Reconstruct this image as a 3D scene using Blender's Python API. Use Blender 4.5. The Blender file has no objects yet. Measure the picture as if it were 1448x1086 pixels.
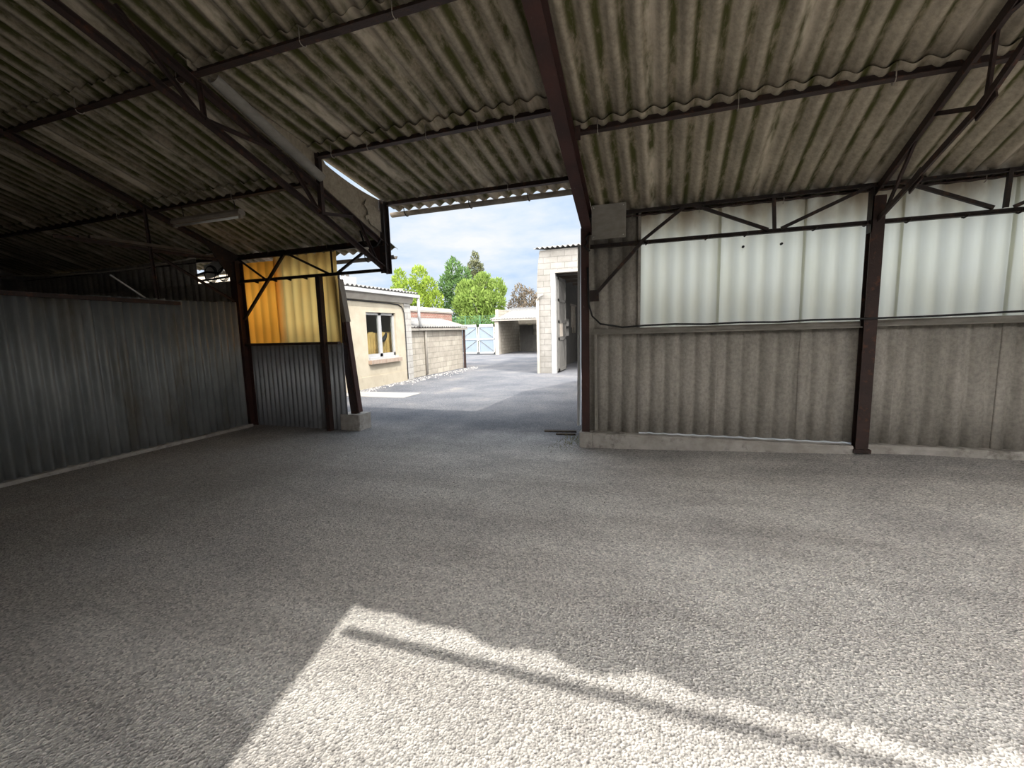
import bpy, math, random
from mathutils import Vector, Matrix
random.seed(7)
scn = bpy.context.scene
col = scn.collection
PI = math.pi

# ------------------------------------------------------------------ materials
def new_mat(name):
    m = bpy.data.materials.new(name); m.use_nodes = True
    nt = m.node_tree; nt.nodes.clear()
    out = nt.nodes.new('ShaderNodeOutputMaterial')
    return m, nt, out

def node(nt, t, **kw):
    n = nt.nodes.new(t)
    for k, v in kw.items():
        if k == 'inp':
            for kk, vv in v.items(): n.inputs[kk].default_value = vv
        else: setattr(n, k, v)
    return n

def ramp(nt, stops):
    r = nt.nodes.new('ShaderNodeValToRGB')
    el = r.color_ramp.elements
    while len(el) < len(stops): el.new(0.5)
    for e, (p, c) in zip(el, stops):
        e.position = p
        e.color = (*c, 1) if len(c) == 3 else c
    return r

def coords(nt, scale=(1, 1, 1), world=False):
    mp = node(nt, 'ShaderNodeMapping'); mp.inputs['Scale'].default_value = scale
    if world:
        g = node(nt, 'ShaderNodeNewGeometry'); nt.links.new(g.outputs['Position'], mp.inputs['Vector'])
    else:
        t = node(nt, 'ShaderNodeTexCoord'); nt.links.new(t.outputs['Object'], mp.inputs['Vector'])
    return mp.outputs['Vector']

def noise(nt, vec, scale, detail=4, rough=.55):
    n = node(nt, 'ShaderNodeTexNoise'); n.inputs['Scale'].default_value = scale
    n.inputs['Detail'].default_value = detail; n.inputs['Roughness'].default_value = rough
    nt.links.new(vec, n.inputs['Vector']); return n.outputs['Fac']

def mix(nt, fac, a, b, mode='MIX'):
    n = node(nt, 'ShaderNodeMix', data_type='RGBA', blend_type=mode)
    for s, v in ((0, fac), (6, a), (7, b)):
        if isinstance(v, (int, float)): n.inputs[s].default_value = v
        elif isinstance(v, tuple): n.inputs[s].default_value = (*v, 1)
        else: nt.links.new(v, n.inputs[s])
    return n.outputs[2]

def mat(name, c1, c2, scale=3, stretch=(1, 1, 1), rough=.8, metal=0, bump=.15, bscale=40, lo=.35, hi=.65,
        c3=None, s3=9, t3=(.55, .68), st3=None, spec=.3):
    m, nt, out = new_mat(name)
    v = coords(nt, stretch)
    r = ramp(nt, [(lo, c1), (hi, c2)])
    nt.links.new(noise(nt, v, scale, 6, .6), r.inputs['Fac'])
    colr = r.outputs['Color']
    if c3:
        v3 = coords(nt, st3 or stretch)
        r3 = ramp(nt, [(t3[0], (0, 0, 0)), (t3[1], (1, 1, 1))])
        nt.links.new(noise(nt, v3, s3, 6, .65), r3.inputs['Fac'])
        colr = mix(nt, r3.outputs['Color'], colr, c3)
    b = node(nt, 'ShaderNodeBsdfPrincipled')
    b.inputs['Roughness'].default_value = rough; b.inputs['Metallic'].default_value = metal
    b.inputs['Specular IOR Level'].default_value = spec
    nt.links.new(colr, b.inputs['Base Color'])
    if bump:
        bp = node(nt, 'ShaderNodeBump'); bp.inputs['Strength'].default_value = bump; bp.inputs['Distance'].default_value = .01
        nt.links.new(noise(nt, coords(nt), bscale, 5, .6), bp.inputs['Height'])
        nt.links.new(bp.outputs['Normal'], b.inputs['Normal'])
    nt.links.new(b.outputs['BSDF'], out.inputs['Surface'])
    return m

def fibro(name, base, dark, moss, moss_amt, axis, period, grain_stretch):
    """weathered corrugated fibre cement: blotches, streaks along the wave and moss growing in the troughs"""
    m, nt, out = new_mat(name)
    v = coords(nt, grain_stretch, True)
    r = ramp(nt, [(.3, dark), (.5, base), (.72, tuple(min(1, c * 1.28) for c in base))])
    nt.links.new(noise(nt, v, 2.2, 8, .68), r.inputs['Fac'])
    v2 = coords(nt, (1, 1, 1), True)
    r2 = ramp(nt, [(.36, (.72, .72, .7)), (.6, (1.12, 1.1, 1.05))])
    nt.links.new(noise(nt, v2, 26, 6, .7), r2.inputs['Fac'])
    c = mix(nt, .75, r.outputs['Color'], r2.outputs['Color'], 'MULTIPLY')
    if moss_amt > 0:
        sep = node(nt, 'ShaderNodeSeparateXYZ'); nt.links.new(coords(nt, (1, 1, 1), True), sep.inputs[0])
        mu = node(nt, 'ShaderNodeMath', operation='MULTIPLY'); mu.inputs[1].default_value = 2 * PI / period
        nt.links.new(sep.outputs[axis], mu.inputs[0])
        ad = node(nt, 'ShaderNodeMath', operation='ADD'); ad.inputs[1].default_value = .9
        nt.links.new(mu.outputs[0], ad.inputs[0])
        sn = node(nt, 'ShaderNodeMath', operation='SINE'); nt.links.new(ad.outputs[0], sn.inputs[0])
        rs = ramp(nt, [(.55, (0, 0, 0)), (.95, (1, 1, 1))])
        mr = node(nt, 'ShaderNodeMapRange'); mr.inputs[1].default_value = -1; mr.inputs[2].default_value = 1
        nt.links.new(sn.outputs[0], mr.inputs[0]); nt.links.new(mr.outputs[0], rs.inputs['Fac'])
        rn = ramp(nt, [(.40, (0, 0, 0)), (.54, (moss_amt,) * 3)])
        nt.links.new(noise(nt, coords(nt, (3, 1.0, 1), True), 2.6, 7, .72), rn.inputs['Fac'])
        f = mix(nt, 1.0, rs.outputs['Color'], rn.outputs['Color'], 'MULTIPLY')
        c = mix(nt, f, c, moss)
        # darker tone in every trough, pale lime runs beside the side laps
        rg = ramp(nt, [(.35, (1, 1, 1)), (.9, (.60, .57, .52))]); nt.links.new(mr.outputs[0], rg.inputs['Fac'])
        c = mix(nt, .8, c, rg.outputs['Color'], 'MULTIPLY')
        fr = node(nt, 'ShaderNodeMath', operation='PINGPONG'); fr.inputs[1].default_value = .531
        ofs = node(nt, 'ShaderNodeMath', operation='ADD'); ofs.inputs[1].default_value = .16 + 2 * .531 * 20
        nt.links.new(sep.outputs[axis], ofs.inputs[0]); nt.links.new(ofs.outputs[0], fr.inputs[0])
        rp = ramp(nt, [(.0, (.8, .8, .8)), (.05, (.55, .55, .55)), (.085, (0, 0, 0))]); nt.links.new(fr.outputs[0], rp.inputs['Fac'])
        rq = ramp(nt, [(.42, (0, 0, 0)), (.6, (1, 1, 1))]); nt.links.new(noise(nt, coords(nt, (4, .9, 1), True), 1.7, 5, .6), rq.inputs['Fac'])
        c = mix(nt, mix(nt, 1.0, rp.outputs['Color'], rq.outputs['Color'], 'MULTIPLY'), c, tuple(min(1, q * 1.75) for q in base))
    b = node(nt, 'ShaderNodeBsdfPrincipled'); b.inputs['Roughness'].default_value = .9
    b.inputs['Specular IOR Level'].default_value = .15
    nt.links.new(c, b.inputs['Base Color'])
    bp = node(nt, 'ShaderNodeBump'); bp.inputs['Strength'].default_value = .35; bp.inputs['Distance'].default_value = .01
    nt.links.new(noise(nt, coords(nt, (1, 1, 1), True), 45, 6, .7), bp.inputs['Height'])
    nt.links.new(bp.outputs['Normal'], b.inputs['Normal'])
    nt.links.new(b.outputs['BSDF'], out.inputs['Surface'])
    return m

def translucent(name, c1, c2, trans, scale, stretch=(1, 1, .4), period=.173, stripe=.8, overhang_shade=None):
    m, nt, out = new_mat(name)
    r = ramp(nt, [(.3, c1), (.7, c2)])
    nt.links.new(noise(nt, coords(nt, stretch), scale, 6, .6), r.inputs['Fac'])
    c = r.outputs['Color']
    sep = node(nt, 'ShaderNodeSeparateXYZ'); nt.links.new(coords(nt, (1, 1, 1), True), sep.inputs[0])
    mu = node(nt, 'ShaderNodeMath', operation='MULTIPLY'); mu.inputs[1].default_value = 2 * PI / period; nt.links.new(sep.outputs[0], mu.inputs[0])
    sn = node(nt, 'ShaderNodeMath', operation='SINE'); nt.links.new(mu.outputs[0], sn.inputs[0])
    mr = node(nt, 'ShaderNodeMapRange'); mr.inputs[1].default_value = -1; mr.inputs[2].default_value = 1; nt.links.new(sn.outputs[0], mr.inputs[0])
    rs = ramp(nt, [(.1, (1, 1, 1)), (.55, (.5 + stripe / 2,) * 3), (.95, (stripe,) * 3)]); nt.links.new(mr.outputs[0], rs.inputs['Fac'])  # wave shading painted into the colour as darker stripes
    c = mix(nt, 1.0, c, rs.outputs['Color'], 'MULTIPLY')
    if overhang_shade:  # shade of the roof overhang painted as a patchy tint up top
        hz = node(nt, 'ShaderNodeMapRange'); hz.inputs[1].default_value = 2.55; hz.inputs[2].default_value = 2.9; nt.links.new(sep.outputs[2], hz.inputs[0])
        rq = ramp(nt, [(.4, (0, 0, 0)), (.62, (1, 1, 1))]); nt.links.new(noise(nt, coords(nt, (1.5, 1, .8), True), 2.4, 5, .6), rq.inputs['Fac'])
        c = mix(nt, mix(nt, 1.0, hz.outputs[0], rq.outputs['Color'], 'MULTIPLY'), c, overhang_shade)
    d = node(nt, 'ShaderNodeBsdfPrincipled'); d.inputs['Roughness'].default_value = .35
    nt.links.new(c, d.inputs['Base Color'])
    t = node(nt, 'ShaderNodeBsdfTranslucent'); nt.links.new(c, t.inputs['Color'])
    mx = node(nt, 'ShaderNodeMixShader'); mx.inputs[0].default_value = trans
    nt.links.new(d.outputs['BSDF'], mx.inputs[1]); nt.links.new(t.outputs['BSDF'], mx.inputs[2])
    nt.links.new(mx.outputs['Shader'], out.inputs['Surface'])
    return m

def block_mat(name, c1, c2, mortar, bw, bh, axes, msize=.012, bump=.4):
    m, nt, out = new_mat(name)
    sep = node(nt, 'ShaderNodeSeparateXYZ'); nt.links.new(coords(nt, (1, 1, 1), True), sep.inputs[0])
    cb = node(nt, 'ShaderNodeCombineXYZ')
    nt.links.new(sep.outputs[axes[0]], cb.inputs[0]); nt.links.new(sep.outputs[axes[1]], cb.inputs[1])
    br = node(nt, 'ShaderNodeTexBrick')
    for k, v in {'Color1': (*c1, 1), 'Color2': (*c2, 1), 'Mortar': (*mortar, 1), 'Scale': 1, 'Mortar Size': msize,
                 'Brick Width': bw, 'Row Height': bh}.items(): br.inputs[k].default_value = v
    nt.links.new(cb.outputs[0], br.inputs['Vector'])
    r = ramp(nt, [(.3, (.72, .7, .66)), (.65, (1.08, 1.07, 1.05))])
    nt.links.new(noise(nt, coords(nt, (1, 1, 1), True), 3.5, 7, .65), r.inputs['Fac'])
    c = mix(nt, .8, br.outputs['Color'], r.outputs['Color'], 'MULTIPLY')
    b = node(nt, 'ShaderNodeBsdfPrincipled'); b.inputs['Roughness'].default_value = .9
    nt.links.new(c, b.inputs['Base Color'])
    bp = node(nt, 'ShaderNodeBump'); bp.inputs['Strength'].default_value = bump; bp.inputs['Distance'].default_value = .01
    nt.links.new(br.outputs['Fac'], bp.inputs['Height']); bp.invert = True
    nt.links.new(bp.outputs['Normal'], b.inputs['Normal'])
    nt.links.new(b.outputs['BSDF'], out.inputs['Surface'])
    return m

def ground_mat():
    m, nt, out = new_mat('dusty_tarmac')
    P = coords(nt, (1, 1, 1), True)
    big = ramp(nt, [(.32, (.50, .487, .47)), (.52, (.60, .586, .566)), (.7, (.69, .675, .65))])
    nt.links.new(noise(nt, P, .55, 8, .62), big.inputs['Fac'])
    # drag marks and wheel tracks running diagonally from the doorway
    mp = node(nt, 'ShaderNodeMapping'); mp.inputs['Rotation'].default_value = (0, 0, 1.0); mp.inputs['Scale'].default_value = (.35, 2.4, 1)
    nt.links.new(P, mp.inputs['Vector'])
    tr = ramp(nt, [(.35, (.80, .78, .76)), (.6, (1.08, 1.07, 1.05))])
    nt.links.new(noise(nt, mp.outputs['Vector'], 1.1, 6, .6), tr.inputs['Fac'])
    c = mix(nt, .8, big.outputs['Color'], tr.outputs['Color'], 'MULTIPLY')
    # brown earth trodden in along the left partition
    se = node(nt, 'ShaderNodeSeparateXYZ'); nt.links.new(P, se.inputs[0])
    e1 = node(nt, 'ShaderNodeMapRange'); e1.inputs[1].default_value = -3.2; e1.inputs[2].default_value = -5.2; nt.links.new(se.outputs[0], e1.inputs[0])
    e2 = node(nt, 'ShaderNodeMapRange'); e2.inputs[1].default_value = 4.6; e2.inputs[2].default_value = 2.6; nt.links.new(se.outputs[1], e2.inputs[0])
    en = ramp(nt, [(.38, (0, 0, 0)), (.58, (.85, .85, .85))]); nt.links.new(noise(nt, P, 1.3, 6, .6), en.inputs['Fac'])
    ef = mix(nt, 1.0, mix(nt, 1.0, e1.outputs[0], e2.outputs[0], 'MULTIPLY'), en.outputs['Color'], 'MULTIPLY')
    c = mix(nt, ef, c, (.36, .29, .22))
    # loose gravel over the left side, its dimness painted into the colour
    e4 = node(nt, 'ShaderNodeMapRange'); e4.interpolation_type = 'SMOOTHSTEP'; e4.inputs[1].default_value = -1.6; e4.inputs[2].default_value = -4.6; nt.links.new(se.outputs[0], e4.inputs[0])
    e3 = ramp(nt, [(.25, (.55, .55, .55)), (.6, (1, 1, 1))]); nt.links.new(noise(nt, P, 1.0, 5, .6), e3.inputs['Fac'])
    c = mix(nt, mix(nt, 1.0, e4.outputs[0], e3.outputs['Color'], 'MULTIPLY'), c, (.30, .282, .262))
    # darker gravelly streaks
    gs = ramp(nt, [(.5, (0, 0, 0)), (.68, (.55, .55, .55))]); nt.links.new(noise(nt, P, .8, 6, .62), gs.inputs['Fac'])
    c = mix(nt, gs.outputs['Color'], c, (.34, .33, .325))
    # blue-grey chippings in the yard beyond the doorway
    sep = node(nt, 'ShaderNodeSeparateXYZ'); nt.links.new(P, sep.inputs[0])
    mr = node(nt, 'ShaderNodeMapRange'); mr.inputs[1].default_value = 4.6; mr.inputs[2].default_value = 6.6
    nb = node(nt, 'ShaderNodeMath', operation='MULTIPLY_ADD'); nb.inputs[1].default_value = 3.0
    nt.links.new(noise(nt, P, .9, 5, .6), nb.inputs[0]); nt.links.new(sep.outputs[1], nb.inputs[2])
    sb = node(nt, 'ShaderNodeMath', operation='SUBTRACT'); sb.inputs[1].default_value = 1.5
    nt.links.new(nb.outputs[0], sb.inputs[0]); nt.links.new(sb.outputs[0], mr.inputs[0])
    yard = ramp(nt, [(.35, (.12, .126, .142)), (.6, (.18, .182, .192)), (.75, (.26, .246, .226))])
    nt.links.new(noise(nt, P, .8, 7, .6), yard.inputs['Fac'])
    c = mix(nt, mr.outputs[0], c, yard.outputs['Color'])
    # chippings
    vo = node(nt, 'ShaderNodeTexVoronoi'); vo.inputs['Scale'].default_value = 95
    nt.links.new(P, vo.inputs['Vector'])
    sp = node(nt, 'ShaderNodeSeparateColor'); nt.links.new(vo.outputs['Color'], sp.inputs[0])
    vr = ramp(nt, [(.0, (.42, .42, .43)), (.35, (.9, .9, .9)), (.7, (1.1, 1.09, 1.08)), (1.0, (1.6, 1.57, 1.53))])
    nt.links.new(sp.outputs[0], vr.inputs['Fac'])
    c = mix(nt, .75, c, vr.outputs['Color'], 'MULTIPLY')
    b = node(nt, 'ShaderNodeBsdfPrincipled'); b.inputs['Roughness'].default_value = .92; b.inputs['Specular IOR Level'].default_value = .15
    nt.links.new(c, b.inputs['Base Color'])
    bp = node(nt, 'ShaderNodeBump'); bp.inputs['Strength'].default_value = .9; bp.inputs['Distance'].default_value = .014
    vo2 = node(nt, 'ShaderNodeTexVoronoi'); vo2.inputs['Scale'].default_value = 95; nt.links.new(P, vo2.inputs['Vector'])
    hh = mix(nt, .45, vo2.outputs['Distance'], noise(nt, P, 30, 6, .7))
    nt.links.new(hh, bp.inputs['Height'])
    nt.links.new(bp.outputs['Normal'], b.inputs['Normal'])
    nt.links.new(b.outputs['BSDF'], out.inputs['Surface'])
    return m

M = {}
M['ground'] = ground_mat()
M['roof'] = fibro('mossy_fibre_cement', (.385, .338, .272), (.245, .214, .17), (.085, .092, .025), .95, 0, .177, (2.2, .7, .7))
M['fwall'] = fibro('fibre_cement_wall', (.375, .355, .328), (.285, .268, .247), (.1, .1, .05), 0, 0, .173, (2.5, 1, .5))
M['steel'] = mat('rusty_brown_steel', (.062, .039, .035), (.04, .029, .027), 5, (1, 1, 1), .62, .25, .3, 60, c3=(.11, .05, .032), s3=14)
M['steel_dk'] = mat('dark_painted_steel', (.045, .035, .033), (.03, .025, .024), 6, (1, 1, 1), .6, .2, .25, 50, c3=(.09, .05, .035), s3=12)
M['redsteel'] = mat('red_oxide_steel', (.078, .036, .031), (.05, .029, .027), 4, (1, 1, .5), .6, .15, .3, 50, c3=(.2, .16, .14), s3=22, t3=(.66, .74))
M['galv'] = mat('dull_galvanised_sheet', (.22, .235, .24), (.33, .345, .345), 2.5, (1, 1, .5), .5, .2, .12, 40, c3=(.17, .135, .085), s3=2.2, t3=(.52, .8), st3=(1, 1, .3))
M['galv2'] = mat('blue_grey_metal_sheet', (.36, .38, .405), (.46, .475, .495), 4, (1, 1, .3), .5, .4, .12, 40, c3=(.16, .15, .14), s3=7, t3=(.6, .8), st3=(1, 1, .4))
M['clear'] = translucent('milky_plastic_sheet', (.965, .955, .86), (1.0, .995, .93), .97, 3, stripe=.85, overhang_shade=(.62, .55, .45))
M['yellow'] = translucent('amber_plastic_sheet', (1.0, .79, .43), (1.0, .86, .51), .97, 4, period=.177, stripe=.80, overhang_shade=(.6, .42, .2))
M['orange'] = translucent('dark_amber_plastic_sheet', (1.0, .62, .20), (1.0, .68, .25), .97, 4, period=.177, stripe=.84)
M['concrete'] = mat('concrete', (.33, .31, .28), (.47, .45, .42), 6, (1, 1, 1), .9, 0, .5, 50, c3=(.2, .185, .165), s3=5)
M['board'] = mat('grey_fibre_board', (.24, .225, .20), (.32, .30, .27), 6, (1, 1, 2.5), .85, 0, .2, 40)
M['wood'] = mat('weathered_wood', (.20, .165, .13), (.33, .29, .24), 6, (1, 1, .15), .85, 0, .3, 40)
M['darkwood'] = mat('dark_wood', (.075, .06, .05), (.14, .115, .095), 6, (.2, 1, 1), .85, 0, .3, 40)
M['white'] = mat('white_paint', (.38, .38, .377), (.43, .43, .425), 5, (1, 1, 1), .5, 0, .05, 40)
M['zinc'] = mat('pale_zinc', (.60, .61, .60), (.72, .72, .71), 5, (1, 1, 1), .45, .15, .05, 40)
M['lampgrey'] = mat('dusty_lamp_casing', (.30, .265, .225), (.38, .34, .295), 8, (1, 1, 1), .6, 0, .1, 40)
M['black'] = mat('black_rubber', (.018, .018, .019), (.03, .03, .032), 8, (1, 1, 1), .5, 0, 0)
M['rope'] = mat('pale_rope', (.6, .56, .48), (.7, .66, .58), 20, (1, 1, 1), .9, 0, .1, 90)
M['render'] = mat('cream_render', (.41, .36, .275), (.48, .43, .335), 2.2, (1, 1, 1), .9, 0, .3, 60, c3=(.34, .30, .235), s3=4, t3=(.6, .78))
M['cornice'] = mat('pale_cornice', (.30, .275, .24), (.36, .335, .295), 3, (1, 1, 1), .85, 0, .15, 50)
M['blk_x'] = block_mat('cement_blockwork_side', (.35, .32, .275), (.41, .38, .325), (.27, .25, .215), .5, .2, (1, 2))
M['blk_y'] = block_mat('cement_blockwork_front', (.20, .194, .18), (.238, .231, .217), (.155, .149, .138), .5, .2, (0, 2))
M['quoin'] = block_mat('white_block_quoin', (.40, .39, .37), (.44, .43, .41), (.29, .28, .265), .4, .2, (1, 2))
M['brick'] = block_mat('red_brick', (.30, .12, .088), (.36, .16, .115), (.38, .33, .29), .22, .065, (1, 2), .01)
M['sillbrick'] = block_mat('brown_brick_sill', (.30, .22, .17), (.36, .27, .21), (.4, .36, .32), .07, .2, (1, 2), .008)
M['roofout'] = mat('grey_fibre_cement', (.18, .176, .17), (.24, .236, .226), 3, (1, 1, 1), .9, 0, .2, 40, c3=(.3, .29, .26), s3=5)  # even grey of the yard roofs
M['gateblue'] = mat('pale_blue_gate_sheet', (.15, .19, .235), (.17, .21, .25), 2, (1, 1, 1), .5, 0, .03, 30)
M['dark'] = mat('dark_interior', (.06, .055, .05), (.09, .085, .08), 3, (1, 1, 1), .9, 0, 0)
M['tan'] = mat('ochre_reflection_tone', (.42, .27, .09), (.58, .40, .15), 3, (1, 1, 1), .85, 0, .2, 30)
M['doorgrey'] = mat('grey_door_and_dim_wall', (.095, .092, .086), (.135, .13, .12), 4, (1, 1, .6), .7, 0, .1, 30)
M['yellowsign'] = mat('faded_yellow_board', (.62, .58, .30), (.68, .64, .36), 3, (1, 1, 1), .7, 0, 0)
M['frost'] = mat('frosted_pane', (.7, .72, .72), (.78, .8, .8), 5, (1, 1, 1), .3, 0, 0)
M['bark'] = mat('bark', (.10, .085, .065), (.16, .14, .11), 8, (1, 1, .3), .9, 0, .3, 40)
M['fencegreen'] = mat('green_fence_wire', (.05, .13, .07), (.07, .16, .09), 5, (1, 1, 1), .6, 0, 0)
M['pebble'] = mat('pebbles', (.26, .25, .24), (.52, .5, .47), 30, (1, 1, 1), .9, 0, .2, 60)
M['slab'] = mat('pale_screed', (.32, .31, .29), (.38, .37, .35), 3, (1, 1, 1), .9, 0, .2, 60)

def leafm(name, c1, c2, trans=.35):
    m, nt, out = new_mat(name)
    r = ramp(nt, [(.3, c1), (.7, c2)])
    nt.links.new(noise(nt, coords(nt, (1, 1, 1), True), 1.6, 4, .6), r.inputs['Fac'])
    d = node(nt, 'ShaderNodeBsdfDiffuse'); nt.links.new(r.outputs['Color'], d.inputs['Color'])
    t = node(nt, 'ShaderNodeBsdfTranslucent'); nt.links.new(r.outputs['Color'], t.inputs['Color'])
    mx = node(nt, 'ShaderNodeMixShader'); mx.inputs[0].default_value = trans
    nt.links.new(d.outputs[0], mx.inputs[1]); nt.links.new(t.outputs[0], mx.inputs[2])
    nt.links.new(mx.outputs[0], out.inputs['Surface'])
    return m
M['leaf_bright'] = leafm('bright_spring_leaves', (.17, .26, .035), (.30, .38, .07), .4)
M['leaf_mid'] = leafm('mid_green_leaves', (.14, .22, .045), (.25, .33, .09), .4)
M['leaf_dark'] = leafm('deep_green_leaves', (.07, .14, .045), (.15, .24, .085), .35)
M['leaf_conifer'] = leafm('brown_green_conifer', (.085, .10, .05), (.17, .175, .10), .2)
M['leaf_brown'] = leafm('bronze_leaves', (.12, .095, .07), (.22, .185, .135), .2)
M['weed'] = leafm('dry_weeds', (.14, .13, .05), (.22, .2, .09), .2)

def glass_mat():
    m, nt, out = new_mat('window_glass')
    g = node(nt, 'ShaderNodeBsdfGlossy'); g.inputs['Roughness'].default_value = .02
    t = node(nt, 'ShaderNodeBsdfTransparent'); t.inputs['Color'].default_value = (.86, .88, .87, 1)
    mx = node(nt, 'ShaderNodeMixShader'); mx.inputs[0].default_value = .07
    nt.links.new(t.outputs[0], mx.inputs[1]); nt.links.new(g.outputs[0], mx.inputs[2])
    nt.links.new(mx.outputs[0], out.inputs['Surface'])
    return m
M['glass'] = glass_mat()

# ------------------------------------------------------------------ mesh helpers
class MB:
    def __init__(s): s.v = []; s.f = []; s.sm = []
    def add(s, vs, fs, smooth=False):
        b = len(s.v); s.v += [Vector(p) for p in vs]
        s.f += [tuple(i + b for i in f) for f in fs]; s.sm += [smooth] * len(fs); return s
    def box(s, x0, x1, y0, y1, z0, z1):
        vs = [(x, y, z) for z in (z0, z1) for y in (y0, y1) for x in (x0, x1)]
        return s.add(vs, [(0, 2, 3, 1), (4, 5, 7, 6), (0, 1, 5, 4), (2, 6, 7, 3), (0, 4, 6, 2), (1, 3, 7, 5)])
    def profile(s, p0, p1, prof, up=(0, 0, 1)):
        """extrude a closed 2D outline (list of (a, b)) from p0 to p1; a runs sideways, b along up"""
        p0, p1 = Vector(p0), Vector(p1); d = (p1 - p0).normalized(); u = Vector(up)
        if abs(d.dot(u)) > .98: u = Vector((0, 1, 0))
        a = d.cross(u).normalized(); b = a.cross(d).normalized(); n = len(prof)
        vs = [p + a * q[0] + b * q[1] for p in (p0, p1) for q in prof]
        fs = [(i, (i + 1) % n, n + (i + 1) % n, n + i) for i in range(n)] + [tuple(range(n))[::-1], tuple(range(n, 2 * n))]
        return s.add(vs, fs)
    def bar(s, p0, p1, w, h=None, up=(0, 0, 1)):
        h = h or w; w /= 2; h /= 2
        return s.profile(p0, p1, [(-w, -h), (w, -h), (w, h), (-w, h)], up)
    def angle(s, p0, p1, w, t=.007, up=(0, 0, 1), flip=1):
        h = w / 2; f = flip
        pr = [(-h * f, -h), (h * f, -h), (h * f, -h + t), ((-h + t) * f, -h + t), ((-h + t) * f, h), (-h * f, h)]
        return s.profile(p0, p1, pr if f > 0 else pr[::-1], up)
    def ibeam(s, p0, p1, w, h, tf=.012, tw=.009, up=(0, 0, 1)):
        a, b, c = w / 2, h / 2, tw / 2
        pr = [(-a, -b), (a, -b), (a, -b + tf), (c, -b + tf), (c, b - tf), (a, b - tf), (a, b), (-a, b), (-a, b - tf), (-c, b - tf), (-c, -b + tf), (-a, -b + tf)]
        return s.profile(p0, p1, pr, up)
    def tube(s, pts, r, n=8, cap=True):
        pts = [Vector(p) for p in pts]; vs = []; fs = []; up = None
        for i, p in enumerate(pts):
            d = (pts[min(i + 1, len(pts) - 1)] - pts[max(i - 1, 0)]).normalized()
            if up is None: up = Vector((0, 0, 1)) if abs(d.z) < .9 else Vector((1, 0, 0))
            a = d.cross(up).normalized(); b = a.cross(d).normalized(); up = b
            rr = r[i] if isinstance(r, (list, tuple)) else r
            vs += [p + (a * math.cos(t) + b * math.sin(t)) * rr for t in (2 * PI * k / n for k in range(n))]
        for i in range(len(pts) - 1):
            fs += [(i * n + k, i * n + (k + 1) % n, (i + 1) * n + (k + 1) % n, (i + 1) * n + k) for k in range(n)]
        if cap: fs += [tuple(range(n))[::-1], tuple(range((len(pts) - 1) * n, len(pts) * n))]
        return s.add(vs, fs, True)
    def poly(s, pts, d):
        """prism: closed outline of 3D points pushed along d"""
        n = len(pts); d = Vector(d); vs = [Vector(p) for p in pts] + [Vector(p) + d for p in pts]
        return s.add(vs, [tuple(range(n)), tuple(range(n, 2 * n))[::-1]] + [(i, n + i, n + (i + 1) % n, (i + 1) % n) for i in range(n)])
    def corr(s, P0, u, v, W, L, period=.177, amp=.025, phase=0., th=.007, vs=2, top=None, bot=None, k=8, sharp=False):
        """corrugated sheet: waves along u over W, length L along v, real thickness; top / bot jitter its two ends"""
        P0, u, v = Vector(P0), Vector(u).normalized(), Vector(v).normalized(); n = u.cross(v).normalized()
        if sharp: k = 14
        nu = max(2, int(round(W / period * k))); pts = []
        for side in (1, -1):
            for j in range(vs + 1):
                for i in range(nu + 1):
                    x = W * i / nu; l0 = top(x) if top else 0.; l1 = L + (bot(x) if bot else 0.)
                    l = l0 + (l1 - l0) * j / vs
                    a = amp * (math.sin(2 * PI * x / period + phase) if not sharp else .9 - 1.9 * abs(math.sin(PI * x / period + phase / 2)) ** (sharp if sharp is not True else .85))
                    pts.append(P0 + u * x + v * l + n * (a + side * th / 2))
        c = nu + 1; o = c * (vs + 1); fs = []
        for j in range(vs):
            for i in range(nu):
                q = j * c + i
                fs.append((q, q + 1, q + c + 1, q + c)); fs.append((o + q, o + q + c, o + q + c + 1, o + q + 1))
        for i in range(nu):
            q = vs * c + i
            fs.append((i, o + i, o + i + 1, i + 1)); fs.append((q, q + 1, o + q + 1, o + q))
        for j in range(vs):
            q = j * c
            fs.append((q, q + c, o + q + c, o + q)); q += nu
            fs.append((q, o + q, o + q + c, q + c))
        return s.add(pts, fs, True)
    def build(s, name, m, parent=None, origin=None):
        if parent is not None:
            org = Vector(wloc(parent))
        elif origin is not None: org = Vector(origin)
        else:
            xs = [p.x for p in s.v]; ys = [p.y for p in s.v]; zs = [p.z for p in s.v]
            org = Vector(((min(xs) + max(xs)) / 2, (min(ys) + max(ys)) / 2, min(zs)))
        me = bpy.data.meshes.new(name); me.from_pydata([p - org for p in s.v], [], s.f)
        me.materials.append(m if not isinstance(m, str) else M[m])
        me.polygons.foreach_set('use_smooth', s.sm)
        me.update()
        o = bpy.data.objects.new(name, me); col.objects.link(o)
        if parent is not None: o.parent = parent
        else: o.location = org
        return o

def wloc(o):
    v = Vector((0, 0, 0))
    while o is not None: v += o.location; o = o.parent
    return v

def tag(o, label, cat, group=None, kind=None):
    o['label'] = label; o['category'] = cat
    if group: o['group'] = group
    if kind: o['kind'] = kind
    return o
def thing(name, loc, label, cat, group=None, kind=None):
    o = bpy.data.objects.new(name, None); o.empty_display_size = .1; col.objects.link(o); o.location = loc
    return tag(o, label, cat, group, kind)
def struct(mb, name, m, label, cat): return tag(mb.build(name, m), label, cat, kind='structure')
def part_label(o, l): o['label'] = l; return o

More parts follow.
